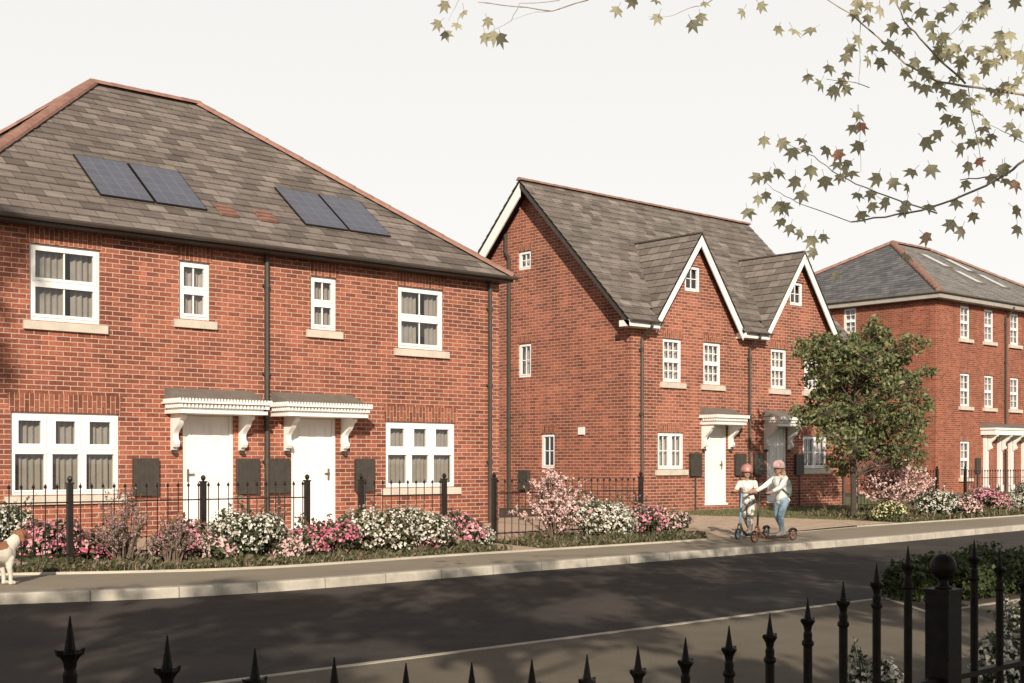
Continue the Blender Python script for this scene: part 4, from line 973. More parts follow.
# tree whose branches hang into the picture from the right
STAR = leafmat('lobed maple leaves', (.40, .385, .24), (.62, .59, .41), (.70, .34, .24), ccut=.965, trans=.55, rough=.6)
BRM = plain('maple twig bark', (.34, .28, .23), .8, .3, 20)
mt = thing('maple_tree', 'maple tree whose star-leaved branches hang in from the upper right', 'tree', (9.06, 2.63, -.1)); r = random.Random(5)
tb, bb, lb = MB(), MB(), MB(); t0 = Vector((9.06, 2.63, -.15))
tb.tube([t0, t0 + Vector((0, 0, 1.2)), t0 + Vector((.05, .05, 2.6)), t0 + Vector((0, .1, 4.2)), t0 + Vector((-.1, .15, 6.0)), t0 + Vector((-.1, .2, 7.6))], [.17, .14, .12, .10, .07, .03], 10)
def star(p, s, n, up):
    """five to seven pointed lobes, slightly folded, on a short stalk"""
    n = n.normalized(); u = (up - n * up.dot(n)).normalized(); w = n.cross(u); k = 7
    A = [0, 52, 100, 148, -148, -100, -52]; Ls = [1, .88, .66, .40, .40, .66, .88]; pr = []
    order = sorted(zip([a % 360 for a in A], Ls)); pts = []
    for j, (a, l) in enumerate(order):
        an = math.radians(a); b = math.radians((order[(j + 1) % 7][0] + (360 if j == 6 else 0) + a) / 2); il = .44
        pts.append((math.sin(an) * l, math.cos(an) * l, -.12 * l)); pts.append((math.sin(b) * il, math.cos(b) * il, .03))
    c = lb.V(p); ii = [lb.V(p + (w * x + u * y + n * z) * s) for x, y, z in pts]
    for j in range(len(ii)): lb.f.append([c, ii[j], ii[(j + 1) % len(ii)]]); lb.uv.append([(0, 0)] * 3)
def put_leaf(p, s=None, pet=True):
    s = s or r.uniform(.05, .074); n = (-VW + rvec(r) * .75 + Vector((0, 0, .15))); up = Vector((0, 0, -1)) + rvec(r) * .9; d = up.normalized() * s * .9
    star(p, s, n, up)
    if pet: bb.tube([p - up.normalized() * s * .9 + rvec(r) * .01, p], [.0016, .0012], 3, caps=False)
def br(px, Z0, Z1, r0, r1, leaves=0, cl=.10):
    n = len(px); P = []
    for k, (x, y) in enumerate(px): P.append(at(x, y, Z0 + (Z1 - Z0) * k / max(1, n - 1)))
    # refine
    Q = []
    for a, b in zip(P, P[1:]):
        for t in (0, .33, .66): Q.append(a.lerp(b, t) + rvec(r) * .006)
    Q.append(P[-1]); bb.tube(Q, [r0 + (r1 - r0) * k / (len(Q) - 1) for k in range(len(Q))], 5)
    for _ in range(leaves):
        k = r.uniform(0, len(Q) - 1.01); a = Q[int(k)].lerp(Q[int(k) + 1], k % 1); put_leaf(a + rvec(r) * cl)
    return Q
J1 = at(1180, 108, 8.0); J3 = at(1200, 60, 7.8)
TR1 = t0 + Vector((0, .1, 3.3)); TR3 = t0 + Vector((0, .05, 2.7)); TR0 = t0 + Vector((0, .12, 4.9))
bb.tube([TR1, J1.lerp(TR1, .4) + Vector((0, 0, .1)), J1, at(1023, 95, 8.0)], [.05, .035, .018, .009], 6)
bb.tube([TR3, at(1180, 95, 7.7), at(1024, 161, 7.6)], [.05, .02, .010], 6)
br([(1023, 95), (978, 88), (937, 82), (904, 63), (878, 38), (851, 14), (818, -6), (780, -30)], 8.0, 8.4, .009, .003, 14, .12)
br([(966, 84), (941, 61), (920, 38), (904, 20), (893, -6), (885, -30)], 8.0, 7.7, .007, .003, 10, .12)
br([(1024, 161), (1006, 174), (986, 185), (953, 200), (921, 210), (885, 217), (851, 222)], 7.6, 7.9, .008, .005, 5, .08)
br([(937, 214), (888, 197), (855, 184), (833, 171), (814, 157), (795, 147), (777, 141)], 7.8, 8.3, .005, .0015, 5, .10)
br([(851, 222), (802, 205), (785, 196), (769, 186), (756, 176)], 7.9, 8.2, .003, .001, 3, .12)
br([(1007, 176), (985, 177), (960, 180)], 7.6, 7.6, .006, .003, 2, .05)
br([(968, 86), (972, 119), (978, 145), (984, 172)], 8, 7.8, .003, .0015, 5, .10)
br([(1024, 143), (1003, 131), (986, 123)], 7.8, 7.9, .003, .001, 1)
br([(1040, 70), (1018, 60), (1000, 54), (986, 46)], 8.1, 8.2, .004, .001, 6, .1)
br([(869, 87), (850, 82), (826, 79)], 8.2, 8.2, .003, .0015, 1, .05)
br([(860, 20), (860, 60), (859, 86)], 8.3, 8.2, .0025, .001, 1, .03)
br([(858, 105), (860, 130), (861, 172)], 8.2, 8.2, .0022, .001, 0)
br([(1000, -10), (975, 10), (955, 30), (940, 45)], 8.3, 8.1, .003, .001, 9, .13)
br([(720, -6), (706, 4), (690, 8), (672, 16), (648, 17)], 8.6, 8.8, .004, .001, 2, .04)
br([(600, -8), (587, 0), (552, 11), (515, 7), (478, 2)], 8.6, 9.0, .006, .003, 0)
br([(560, 0), (520, 4), (511, 20), (498, 28), (487, 34)], 8.8, 9, .003, .001, 0)
br([(462, -6), (455, 8), (448, 21)], 8.9, 8.9, .0025, .001, 0)
br([(560, 10), (535, 12), (511, 20)], 8.8, 8.9, .002, .001, 0)
# limbs above the picture that carry the upper twigs
bb.tube([TR0, at(1150, -150, 8.0), at(1000, -80, 8.2), at(860, -45, 8.4), at(720, -10, 8.6), at(600, -8, 8.7), at(462, -10, 8.9)], [.06, .04, .03, .02, .012, .007, .003], 6)
bb.tube([at(1150, -150, 8.0), at(1060, -20, 8.2), at(1040, 70, 8.1)], [.02, .01, .005], 5); bb.tube([at(1000, -80, 8.2), at(1000, -10, 8.3)], [.01, .004], 5)
SP = [(445, 5), (464, 13), (438, 24), (457, 25), (446, 34), (485, 37), (494, 36), (501, 38), (617, 10), (633, 1), (656, 1), (701, 17), (693, 24), (488, 21),
      (742, 12), (761, 6), (778, 29), (794, 31), (811, 30), (808, 77), (829, 68), (847, 74), (820, 84), (835, 90), (832, 91), (846, 89), (857, 115), (861, 126), (859, 146), (853, 128),
      (757, 177), (764, 140), (782, 143), (793, 152), (806, 148), (778, 172), (795, 181), (811, 170), (825, 181), (840, 177), (802, 195), (776, 208), (766, 195), (748, 212), (784, 207), (782, 222), (790, 228), (800, 233), (812, 240), (823, 237), (813, 252), (826, 150), (838, 154), (845, 170), (848, 163),
      (877, 178), (893, 182), (912, 172), (931, 169), (907, 187), (885, 202), (904, 211), (872, 206), (960, 148), (968, 166), (980, 140), (988, 142), (938, 134), (926, 142), (1002, 170), (1015, 184), (978, 200), (973, 216), (951, 224), (961, 231), (926, 237), (1016, 210), (1017, 229), (906, 256), (992, 178), (1017, 133), (1019, 108), (1010, 104), (996, 100), (836, 275),
      (858, 40), (872, 48), (868, 60), (880, 62), (890, 45), (900, 52), (893, 27), (910, 20), (921, 12), (930, 25), (880, 10), (868, 18), (858, 5), (905, 5), (940, 16), (950, 8), (965, 27), (973, 16), (987, 4), (1015, 2), (962, 60), (970, 50), (980, 57), (990, 50), (1000, 45), (1010, 35), (995, 62), (985, 70), (1000, 35), (975, 78), (960, 75), (948, 55), (940, 52), (930, 75), (922, 70), (945, 92), (955, 98), (940, 105), (925, 88), (915, 84), (970, 100), (980, 96), (955, 120), (946, 118), (975, 112), (985, 122), (962, 130), (1018, 80), (1008, 88), (1020, 55), (850, 48), (846, 57), (990, 90), (905, 72), (915, 62)]
for x, y in SP: put_leaf(at(x, y, r.uniform(7.7, 8.4)), r.uniform(.056, .078))
for _ in range(70):     # the rest of the crown, to the right of the frame and above it
    c = at(r.uniform(1090, 1500), r.uniform(-420, 60), r.uniform(7, 9.5)); bb.tube([TR0.lerp(t0 + Vector((0, 0, 7)), r.random()), c], [.012, .004], 4, caps=False)
    for _k in range(16): put_leaf(c + rvec(r) * .4, r.uniform(.06, .08), False)
tb.build('trunk', BARK, mt); bb.build('branch', BRM, mt); lb.build('crown', STAR, mt)

# ------------------------------------------------------------------ children on scooters and the dog
def ico(bm, c, rr, M=None):
    import bmesh
    mt_ = Matrix.Translation(c) @ (M or Matrix.Identity(4)) @ Matrix.Diagonal((rr[0], rr[1], rr[2], 1))
    bmesh.ops.create_icosphere(bm, subdivisions=3, radius=1, matrix=mt_)
def chain(bm, pts, rad, n=12):
    mb = MB(); pts = [Vector(p) for p in pts]; Q, Rr = [], []
    for k in range(len(pts) - 1):
        for t in (0, .25, .5, .75): Q.append(pts[k].lerp(pts[k + 1], t)); Rr.append(rad[k] + (rad[k + 1] - rad[k]) * t)
    Q.append(pts[-1]); Rr.append(rad[-1]); mb.tube(Q, Rr, n)
    vs = [bm.verts.new(v) for v in mb.v]
    for f in mb.f: bm.faces.new([vs[i] for i in f])
    for p, q in zip(pts, rad): ico(bm, p, (q, q, q))
def remeshed(name, shapes, m, parent, vox=.008, smooth=2):
    """fuse overlapping tapered limbs and ellipsoids into one continuous skin"""
    import bmesh
    bm = bmesh.new()
    for s in shapes:
        if s[0] == 'c': chain(bm, s[1], s[2])
        else: ico(bm, s[1], s[2], s[3] if len(s) > 3 else None)
    me = bpy.data.meshes.new(name); bm.to_mesh(me); bm.free()
    o = bpy.data.objects.new(name, me); col.objects.link(o)
    rm = o.modifiers.new('fuse', 'REMESH'); rm.mode = 'VOXEL'; rm.voxel_size = vox; rm.use_smooth_shade = True
    s_ = o.modifiers.new('soften', 'SMOOTH'); s_.iterations = smooth; s_.factor = .5
    dg = bpy.context.evaluated_depsgraph_get(); me2 = bpy.data.meshes.new_from_object(o.evaluated_get(dg)); o.modifiers.clear(); o.data = me2; me2.name = name
    me2.materials.clear(); me2.materials.append(m); me2.polygons.foreach_set('use_smooth', [True] * len(me2.polygons)); o.parent = parent; return o
def local(name, mb, m, parent, smooth=True):
    me = bpy.data.meshes.new(name); me.from_pydata([tuple(v) for v in mb.v], [], mb.f); me.materials.append(m)
    if smooth: me.polygons.foreach_set('use_smooth', [True] * len(me.polygons))
    o = bpy.data.objects.new(name, me); col.objects.link(o); o.parent = parent; return o
SKIN = plain('skin', (.43, .235, .155), .55, .06, 8); SKIN.node_tree.nodes['Principled BSDF'].inputs['Subsurface Weight'].default_value = .05
TEE = plain('white cotton', (.74, .71, .66), .85, .10, 9, bump=.9, bscale=16)
JEAN = plain('light blue denim', (.24, .35, .42), .85, .25, 12, bump=.8, bscale=22)
CAMO = plain('grey patterned cotton', (.36, .34, .31), .9, .2, 10)
_nt = CAMO.node_tree; _n = [n for n in _nt.nodes if n.type == 'TEX_NOISE'][0]; _n.inputs['Scale'].default_value = 14
_m = [n for n in _nt.nodes if n.type == 'MAP_RANGE'][0]; _m.inputs['From Min'].default_value = .45; _m.inputs['From Max'].default_value = .55; _m.inputs['To Min'].default_value = .45; _m.inputs['To Max'].default_value = 1.7
HAIR = plain('light brown hair', (.30, .19, .11), .6, .25, 30); HAIRD = plain('brown hair', (.10, .06, .04), .6, .25, 30)
PINKH = plain('pink helmet shell', (.60, .40, .38), .35, .1, 6); REDH = plain('red helmet shell', (.46, .20, .18), .35, .1, 6); WHH = plain('white helmet band', (.75, .7, .66), .4, .05, 6)
PACK = plain('grey green nylon', (.13, .16, .15), .75, .15, 10); RUBB = plain('black rubber', (.02, .018, .018), .6, .1, 10); COPP = plain('copper scooter frame', (.38, .16, .10), .4, .1, 8, metal=.3); BLUE = plain('blue scooter stem', (.16, .33, .50), .4, .1, 8); GREYM = plain('dark grey metal', (.07, .065, .06), .45, .1, 8, metal=.3)
SHOE = plain('grey canvas shoe', (.28, .26, .25), .8, .15, 14)
EYE = plain('dark eye', (.03, .02, .015), .2, .05, 5)
LIP = plain('lip', (.42, .17, .13), .5, .05, 5)
def hand(S, w, d, side, curl=1):
    """palm and five fingers closed round a grip; w wrist, d direction of forearm, side +1/-1"""
    d = Vector(d).normalized(); up = Vector((0, 0, 1)); l = up.cross(d).normalized() * side; w = Vector(w)
    dn = (d.cross(l) if side > 0 else l.cross(d)).normalized()
    if dn.z > 0: dn = -dn
    palm = w + d * .035; S.append(('c', [w, palm, palm + d * .025], [.018, .022, .02]))
    S.append(('e', palm + d * .01, (.030, .030, .016)))
    for k, ln in enumerate((.030, .034, .032, .026)):
        b = palm + d * .032 + l * (.024 - .016 * k); a = b + d * .016 - up * .004 * 0; c = a + d * .010 + dn * ln * .7; e_ = c - d * .018 + dn * .008
        S.append(('c', [b, a, c, e_], [.0085, .0082, .0075, .0065]))
    t0 = w + l * .022 + d * .018; S.append(('c', [t0, t0 + l * .016 + d * .022 + dn * .006, t0 + l * .008 + d * .042 + dn * .02], [.010, .009, .0075]))
def head(S, c, yaw, hs=1.0):
    M = Matrix.Rotation(yaw, 4, 'Z'); c = Vector(c); v = lambda x, y, z: c + (M.to_3x3() @ Vector((x * hs, y * hs, z * hs)))
    S.append(('e', c + Vector((0, 0, .01)), (.085 * hs, .072 * hs, .098 * hs), M)); S.append(('e', v(.022, 0, -.045), (.055 * hs, .052 * hs, .055 * hs), M)); S.append(('e', v(.048, 0, -.082), (.022 * hs, .022 * hs, .016 * hs), M))
    S.append(('c', [v(.082, 0, .0), v(.098, 0, -.026), v(.085, 0, -.034)], [.008, .013, .010]))
    for s in (-1, 1): S.append(('e', v(-.005, .072 * s, -.012), (.016, .009, .027), M)); S.append(('e', v(.066, .03 * s, .012), (.014, .018, .008), M))
    return v
def face(par, v):
    mb = MB()
    for s in (-1, 1): mb.tube([v(.0755, .028 * s - .011, -.003), v(.081, .028 * s, -.001), v(.0755, .028 * s + .011, -.003)], [.003, .0065, .003], 8)
    local('eye', mb, EYE, par)
    mb = MB(); mb.tube([v(.070, -.02, -.056), v(.0775, 0, -.059), v(.070, .02, -.056)], [.002, .005, .002], 8); local('mouth', mb, LIP, par)
def helmet(par, c, yaw, m, label, hs=1.0):
    M = Matrix.Rotation(yaw, 4, 'Z').to_3x3(); c = Vector(c) + Vector((0, 0, .03)); nu, nv = 24, 10; mb = MB()
    for so, hh in ((0, 0),):
        g_ = []
        for j in range(nv + 1):
            th_ = math.pi * .53 * j / nv; row = []
            for i in range(nu):
                ph = 2 * math.pi * i / nu; rr = 1 + .05 * abs(math.sin(ph * 3)) * (j > 1) * (j < nv - 1); zz = math.cos(th_); brim = .012 if j == nv else 0
                p = Vector(((.122 * rr + brim) * math.sin(th_) * math.cos(ph), (.098 * rr + brim) * math.sin(th_) * math.sin(ph), .112 * zz * rr - (.02 if j == nv else 0))) * hs
                row.append(mb.V(c + M @ p))
            g_.append(row)
        for j in range(nv):
            for i in range(nu): mb.f.append([g_[j][i], g_[j][(i + 1) % nu], g_[j + 1][(i + 1) % nu], g_[j + 1][i]]); mb.uv.append(0)
    ho = local('helmet', mb, m, par); tag(ho, label)
    md = ho.modifiers.new('thick', 'SOLIDIFY'); md.thickness = .018; md.offset = -1
    mb = MB()
    for a in (-.045, 0, .045):   # vents
        P = []
        for t in (-.8, -.35, .1, .55): P.append(c + M @ (Vector((.118 * math.sin(t) * -1, a * 1.2, .106 * math.cos(t) * math.sqrt(max(.2, 1 - (a / .11) ** 2)) + .004)) * hs))
        mb.tube(P, [.004, .009, .009, .004], 6)
    local('helmet_vent', mb, RUBB if m is PINKH else WHH, ho)
    mb = MB()
    for s in (-1, 1): mb.tube([c + M @ Vector((.0, .085 * s, -.02)), c + M @ Vector((.03, .062 * s, -.10)), c + M @ Vector((.045, .0, -.128))], .005, 5)
    local('chin_strap', mb, RUBB, ho)
def wheel(par, x, z, r, hub, w=.028, name='wheel'):
    mb = MB(); n = 24
    for k in range(n):
        pass
    prof = [(r - .02, -w / 2), (r - .006, -w / 2), (r, -w / 4), (r, w / 4), (r - .006, w / 2), (r - .02, w / 2)]
    rings = [[mb.V((x + q * math.cos(2 * math.pi * j / n), h, z + q * math.sin(2 * math.pi * j / n))) for j in range(n)] for q, h in prof]
    for a, b in zip(rings, rings[1:] + rings[:1]):
        for j in range(n): mb.f.append([a[j], a[(j + 1) % n], b[(j + 1) % n], b[j]]); mb.uv.append(0)
    wo = local(name, mb, RUBB, par)
    mb = MB()
    for k in range(5):
        a = 2 * math.pi * k / 5; mb.tube([(x, 0, z), (x + (r - .018) * math.cos(a), 0, z + (r - .018) * math.sin(a))], .007, 5)
    mb.tube([(x, -.022, z), (x, .022, z)], .014, 8); q = r - .022
    P = [(x + q * math.cos(2 * math.pi * j / 20), 0, z + q * math.sin(2 * math.pi * j / 20)) for j in range(21)]; mb.tube(P, .006, 5)
    local('rim', mb, hub, wo)
def scooter(loc, rz, frame, stem, hub, label, wb=1.0, r=.10, hz=.86, bar=.22):
    o = thing('kick_scooter', label, 'scooter', loc, 'kick scooters on the pavement'); o.rotation_euler.z = rz
    f, b = wb / 2, -wb / 2
    wheel(o, f, r, r, hub); wheel(o, b, r, r, hub)
    mb = MB(); mb.box(b + .16, f - .26, -.06, .06, .075, .10); do = local('deck', mb, GREYM, o, False)
    mb = MB(); mb.box(b + .18, f - .30, -.052, .052, .1005, .104); local('grip_tape', mb, RUBB, do, False)
    mb = MB(); mb.tube([(b + .15, 0, .062), (f - .26, 0, .062)], .016, 6); mb.box(b + .14, b + .18, -.05, .05, .06, .1); mb.tube([(f - .3, 0, .066), (f - .27, 0, .085), (f - .16, 0, .15), (f - .075, 0, .30)], .02, 8)
    for s in (-1, 1):
        mb.tube([(b + .17, .04 * s, .09), (b + .02, .028 * s, r)], .010, 6); mb.tube([(f - .06, .028 * s, .27), (f, .028 * s, r)], .010, 6)
    mb.tube([(f - .062, -.032, .27), (f - .062, .032, .27)], .02, 6); local('frame', mb, frame, o)
    mb = MB(); mb.tube([(f - .07, 0, .25), (f - .13, 0, hz)], [.019, .015], 8); local('stem', mb, stem, o)
    mb = MB(); mb.tube([(f - .13, -bar, hz), (f - .13, bar, hz)], .011, 8); hb_ = local('handlebar', mb, GREYM, o)
    for s in (-1, 1): mb = MB(); mb.tube([(f - .13, s * (bar - .10), hz), (f - .13, s * (bar + .01), hz)], .016, 8); local('grip', mb, RUBB, hb_)
    mb = MB(); P = [(b + .11 * math.cos(t) * 1.15, 0, r + .118 * math.sin(t)) for t in (.5, 1.0, 1.6, 2.2, 2.7)]
    for p, q in zip(P, P[1:]): mb.prism([(p[0], p[2]), (q[0], q[2]), (q[0], q[2] + .006), (p[0], p[2] + .006)], -.024, .024, 1)
    local('mudguard', mb, GREYM, o, False)
    return o
RZ = math.pi   # heading down the street towards the left
# girl
GX, GY = 18.74, 13.86
scooter((GX - .16, GY, 0), RZ - .03, COPP, GREYM, COPP, 'copper kick scooter under the girl with the backpack', 1.06, .105, .84)
gp = thing('person', 'girl in pink helmet, white top and pale jeans riding with a grey backpack', 'person', (GX, GY, .104), 'children riding on the pavement'); gp.rotation_euler.z = RZ - .03
Zo = lambda *p: Vector(p)
hipL, hipR = Zo(-.06, .065, .60), Zo(-.06, -.065, .60)
kL, kR, aL, aR = Zo(.06, .075, .345), Zo(-.02, -.07, .34), Zo(.02, .06, .06), Zo(-.16, -.05, .065)
sL, sR = Zo(.0, .125, 1.005), Zo(.0, -.125, 1.005); eL, eR = Zo(.21, .19, .86), Zo(.20, -.19, .86); wL, wR = Zo(.475, .185, .765), Zo(.475, -.185, .765)
S = []
S += [('c', [hipL, kL, aL], [.072, .045, .03]), ('c', [hipR, kR, aR], [.072, .045, .03]), ('c', [aL, aL + Zo(.10, 0, -.035)], [.03, .022]), ('c', [aR, aR + Zo(.10, 0, -.038)], [.03, .022])]
S += [('e', Zo(-.05, 0, .62), (.085, .115, .09)), ('c', [Zo(-.045, 0, .66), Zo(-.03, 0, .80), Zo(-.01, 0, .93)], [.09, .085, .09]), ('e', Zo(-.01, 0, .92), (.075, .12, .10)), ('c', [sL, Zo(0, 0, 1.0), sR], [.042, .06, .042])]
S += [('c', [Zo(0, 0, .98), Zo(.02, 0, 1.10)], [.045, .036]), ('c', [sL, eL, wL], [.038, .029, .02]), ('c', [sR, eR, wR], [.038, .029, .02])]
v = head(S, (.035, 0, 1.175), .25, .93); hand(S, wL, (.9, 0, .06), 1); hand(S, wR, (.9, 0, .06), -1)
remeshed('body', S, SKIN, gp, .0065); face(gp, v); helmet(gp, (.03, 0, 1.185), .25, PINKH, None, .92)
S = [('c', [hipL, kL, aL + Zo(0, 0, .03)], [.083, .056, .042]), ('c', [hipR, kR, aR + Zo(0, 0, .03)], [.083, .056, .042]), ('e', Zo(-.05, 0, .62), (.098, .126, .10))]
remeshed('jeans', S, JEAN, gp, .01)
S = [('c', [Zo(-.06, 0, .61), Zo(-.04, 0, .80), Zo(-.01, 0, .93)], [.108, .098, .10]), ('e', Zo(-.01, 0, .92), (.092, .132, .11)), ('c', [sL, Zo(0, 0, 1.0), sR], [.052, .066, .052]), ('c', [sL, eL, eL.lerp(wL, .7)], [.052, .043, .034]), ('c', [sR, eR, eR.lerp(wR, .7)], [.052, .043, .034]), ('e', Zo(-.08, 0, .60), (.112, .135, .05)), ('e', Zo(-.12, 0, .62), (.10, .12, .06))]
remeshed('top', S, TEE, gp, .01)
S = [('e', Zo(.0, 0, 1.17), (.085, .08, .09)), ('c', [Zo(-.06, .03, 1.12), Zo(-.075, .05, 1.02), Zo(-.05, .07, .93)], [.045, .04, .022]), ('c', [Zo(-.06, -.03, 1.12), Zo(-.075, -.05, 1.02), Zo(-.04, -.09, .93)], [.045, .04, .022])]
remeshed('hair', S, HAIR, gp, .009)
for a in (aL, aR): remeshed('shoe', [('c', [a + Zo(-.03, 0, -.035), a + Zo(.06, 0, -.038), a + Zo(.13, 0, -.042)], [.035, .034, .026]), ('c', [a + Zo(-.01, 0, -.02), a + Zo(-.01, 0, .012)], [.038, .038])], SHOE, gp, .009)
S = [('c', [Zo(-.17, 0, .74), Zo(-.165, 0, .92)], [.10, .085]), ('e', Zo(-.17, 0, .83), (.085, .125, .19)), ('e', Zo(-.235, 0, .76), (.04, .085, .09))]
po_ = remeshed('backpack', S, PACK, gp, .01)
mb = MB()
for s in (-1, 1): mb.tube([(-.14, .08 * s, .98), (-.02, .085 * s, 1.065), (.085, .085 * s, .97), (.09, .095 * s, .86), (-.02, .135 * s, .76), (-.13, .10 * s, .72)], .013, 6)
local('strap', mb, PACK, po_)
# boy
BX_, BY_ = 18.98, 14.72
scooter((BX_ + .1, BY_, 0), RZ + .12, GREYM, BLUE, BLUE, 'dark kick scooter with a blue stem ridden by the boy', 1.0, .10, .84)
bp_ = thing('person', 'boy in red and white helmet, white t-shirt and patterned grey trousers on a scooter', 'person', (BX_, BY_, .104), 'children riding on the pavement'); bp_.rotation_euler.z = RZ + .12
q = .93; Zq = lambda x, y, z: Vector((x + .07, y, z * q))
hipL, hipR = Zq(-.03, .085, .60), Zq(-.07, -.05, .60); kL, kR, aL, aR = Zq(.08, .115, .35), Zq(-.02, -.05, .34), Zq(.03, .08, .065), Zq(-.15, -.03, .07)
sL, sR = Zq(-.06, .125, .985), Zq(.05, -.115, .985); eL, eR = Zq(.06, .22, .85), Zq(.17, -.14, .83); wL, wR = Zq(.215, .20, .83), Zq(.22, -.175, .83)
sL, eL, wL = Zq(-.05, .13, .985), Zq(.05, .225, .86), Zq(.215, .195, .82)
S = [('c', [hipL, kL, aL], [.068, .044, .03]), ('c', [hipR, kR, aR], [.068, .044, .03]), ('c', [aL, aL + Zo(.09, .02, -.035)], [.03, .022]), ('c', [aR, aR + Zo(.09, .02, -.038)], [.03, .022]),
     ('e', Zq(-.05, .015, .62), (.085, .11, .09)), ('c', [Zq(-.05, 0, .66), Zq(-.03, 0, .80), Zq(-.01, 0, .92)], [.085, .08, .085]), ('e', Zq(-.005, .005, .91), (.085, .11, .09)), ('c', [sL, Zq(0, 0, .98), sR], [.04, .055, .04]),
     ('c', [Zq(0, 0, .96), Zq(.015, .01, 1.09)], [.045, .036]), ('c', [sL, eL, wL], [.036, .027, .019]), ('c', [sR, eR, wR], [.036, .027, .019])]
v = head(S, Zq(.03, .015, 1.185), .75, .95); hand(S, wL, (.9, 0, .0), 1); hand(S, wR, (.9, 0, .0), -1)
remeshed('body', S, SKIN, bp_, .0065); face(bp_, v); helmet(bp_, Zq(.025, .012, 1.195), .75, REDH, None, .93)
remeshed('trousers', [('c', [hipL, kL, aL + Zo(0, 0, .03)], [.083, .062, .05]), ('c', [hipR, kR, aR + Zo(0, 0, .03)], [.083, .062, .05]), ('e', Zq(-.05, .015, .62), (.098, .122, .10))], CAMO, bp_, .01)
remeshed('t_shirt', [('c', [Zq(-.05, .01, .64), Zq(-.03, 0, .80), Zq(-.01, 0, .92)], [.115, .10, .098]), ('e', Zq(-.005, .005, .91), (.098, .124, .10)), ('c', [sL, Zq(0, 0, .985), sR], [.05, .062, .05]), ('c', [sL, sL.lerp(eL, .7)], [.052, .046]), ('c', [sR, sR.lerp(eR, .7)], [.052, .046])], TEE, bp_, .01)
remeshed('hair', [('e', Zq(.0, -.01, 1.19), (.088, .082, .085))], HAIRD, bp_, .009)
for a in (aL, aR): remeshed('shoe', [('c', [a + Zo(-.03, 0, -.035), a + Zo(.06, .01, -.038), a + Zo(.125, .02, -.042)], [.035, .034, .026]), ('c', [a + Zo(-.01, 0, -.02), a + Zo(-.01, 0, .012)], [.038, .038])], SHOE, bp_, .009)
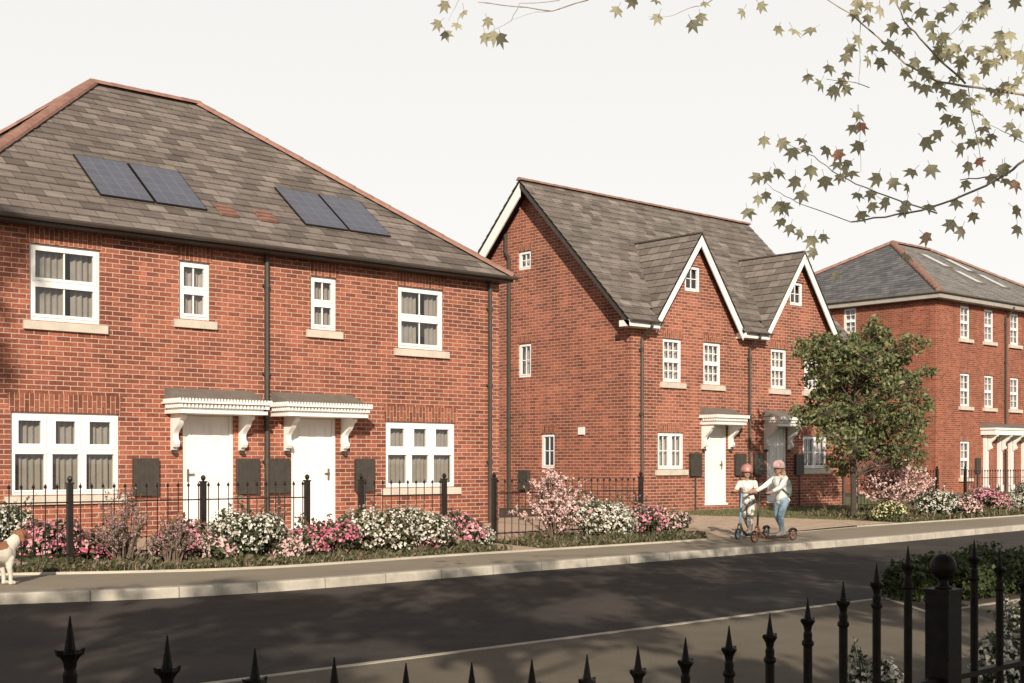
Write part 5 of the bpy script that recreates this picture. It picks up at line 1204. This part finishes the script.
# dog
def furmat():
    m, nt, b = mat('brown and white fur'); tc = N(nt, 'ShaderNodeTexCoord'); nz = N(nt, 'ShaderNodeTexNoise', Scale=7, Detail=4); nt.links.new(tc.outputs['Object'], nz.inputs['Vector'])
    def blob(c, r0):
        d = N(nt, 'ShaderNodeVectorMath', operation='DISTANCE'); d.inputs[1].default_value = c; nt.links.new(tc.outputs['Object'], d.inputs[0])
        a = N(nt, 'ShaderNodeMath', operation='MULTIPLY_ADD'); a.inputs[1].default_value = .12; nt.links.new(nz.outputs['Fac'], a.inputs[0]); nt.links.new(d.outputs['Value'], a.inputs[2])
        l = N(nt, 'ShaderNodeMath', operation='LESS_THAN'); l.inputs[1].default_value = r0 + .06; nt.links.new(a.outputs[0], l.inputs[0]); return l
    a, b_, c = blob((.20, 0, .535), .115), blob((-.18, 0, .50), .16), blob((-.42, 0, .48), .14)
    mx_ = N(nt, 'ShaderNodeMath', operation='MAXIMUM'); nt.links.new(a.outputs[0], mx_.inputs[0]); nt.links.new(b_.outputs[0], mx_.inputs[1]); m2_ = N(nt, 'ShaderNodeMath', operation='MAXIMUM'); nt.links.new(mx_.outputs[0], m2_.inputs[0]); nt.links.new(c.outputs[0], m2_.inputs[1])
    cm = N(nt, 'ShaderNodeMix', data_type='RGBA'); nt.links.new(m2_.outputs[0], cm.inputs[0]); cm.inputs[6].default_value = (.62, .56, .48, 1); cm.inputs[7].default_value = (.27, .12, .06, 1)
    nt.links.new(cm.outputs[2], b.inputs['Base Color']); b.inputs['Roughness'].default_value = .85
    n2 = N(nt, 'ShaderNodeTexNoise', Scale=120, Detail=3); nt.links.new(tc.outputs['Object'], n2.inputs['Vector']); bu = N(nt, 'ShaderNodeBump', Strength=.6, Distance=.006); nt.links.new(n2.outputs['Fac'], bu.inputs['Height']); nt.links.new(bu.outputs[0], b.inputs['Normal']); return m
FUR = furmat(); EARM = plain('brown ear fur', (.24, .10, .05), .85, .2, 20)
dg_ = thing('dog', 'brown and white dog standing on the pavement at the left edge', 'dog', (5.53, 14.83, 0)); dg_.rotation_euler.z = .25
S = [('c', [Zo(-.08, 0, .36), Zo(-.28, 0, .37), Zo(-.50, 0, .39)], [.125, .11, .095]), ('e', Zo(-.03, 0, .36), (.12, .095, .14)), ('c', [Zo(.0, 0, .42), Zo(.09, 0, .50), Zo(.15, 0, .55)], [.09, .07, .062]),
     ('e', Zo(.17, 0, .565), (.075, .062, .06)), ('c', [Zo(.21, 0, .555), Zo(.275, 0, .535), Zo(.295, 0, .532)], [.042, .030, .024])]
for s in (-1, 1):
    S += [('c', [Zo(-.02, .065 * s, .30), Zo(-.03, .068 * s, .20), Zo(-.01, .065 * s, .11), Zo(-.01, .065 * s, .035)], [.055, .035, .024, .022]), ('c', [Zo(-.01, .065 * s, .025), Zo(.035, .065 * s, .022)], [.026, .024])]
    S += [('c', [Zo(-.50, .06 * s, .34), Zo(-.44, .075 * s, .22), Zo(-.57, .07 * s, .13), Zo(-.55, .07 * s, .035)], [.075, .048, .024, .021]), ('c', [Zo(-.55, .07 * s, .025), Zo(-.505, .07 * s, .022)], [.025, .024])]
S += [('c', [Zo(-.58, 0, .43), Zo(-.68, 0, .50), Zo(-.72, 0, .62)], [.03, .022, .012])]
remeshed('body', S, FUR, dg_, .009, 3)
for s in (-1, 1): remeshed('ear', [('c', [Zo(.13, .058 * s, .60), Zo(.13, .082 * s, .555), Zo(.14, .085 * s, .50)], [.018, .026, .022]), ('e', Zo(.135, .082 * s, .53), (.032, .012, .05))], EARM, dg_, .007)
mb = MB(); mb.lathe((.305, 0, .522), [(.004, 0), (.013, .006), (.014, .014), (.006, .022)], 8); local('nose', mb, RUBB, dg_)
mb = MB()
for s in (-1, 1): mb.tube([(.222, .045 * s, .584), (.228, .048 * s, .584)], .008, 8)
local('eye', mb, EYE, dg_)
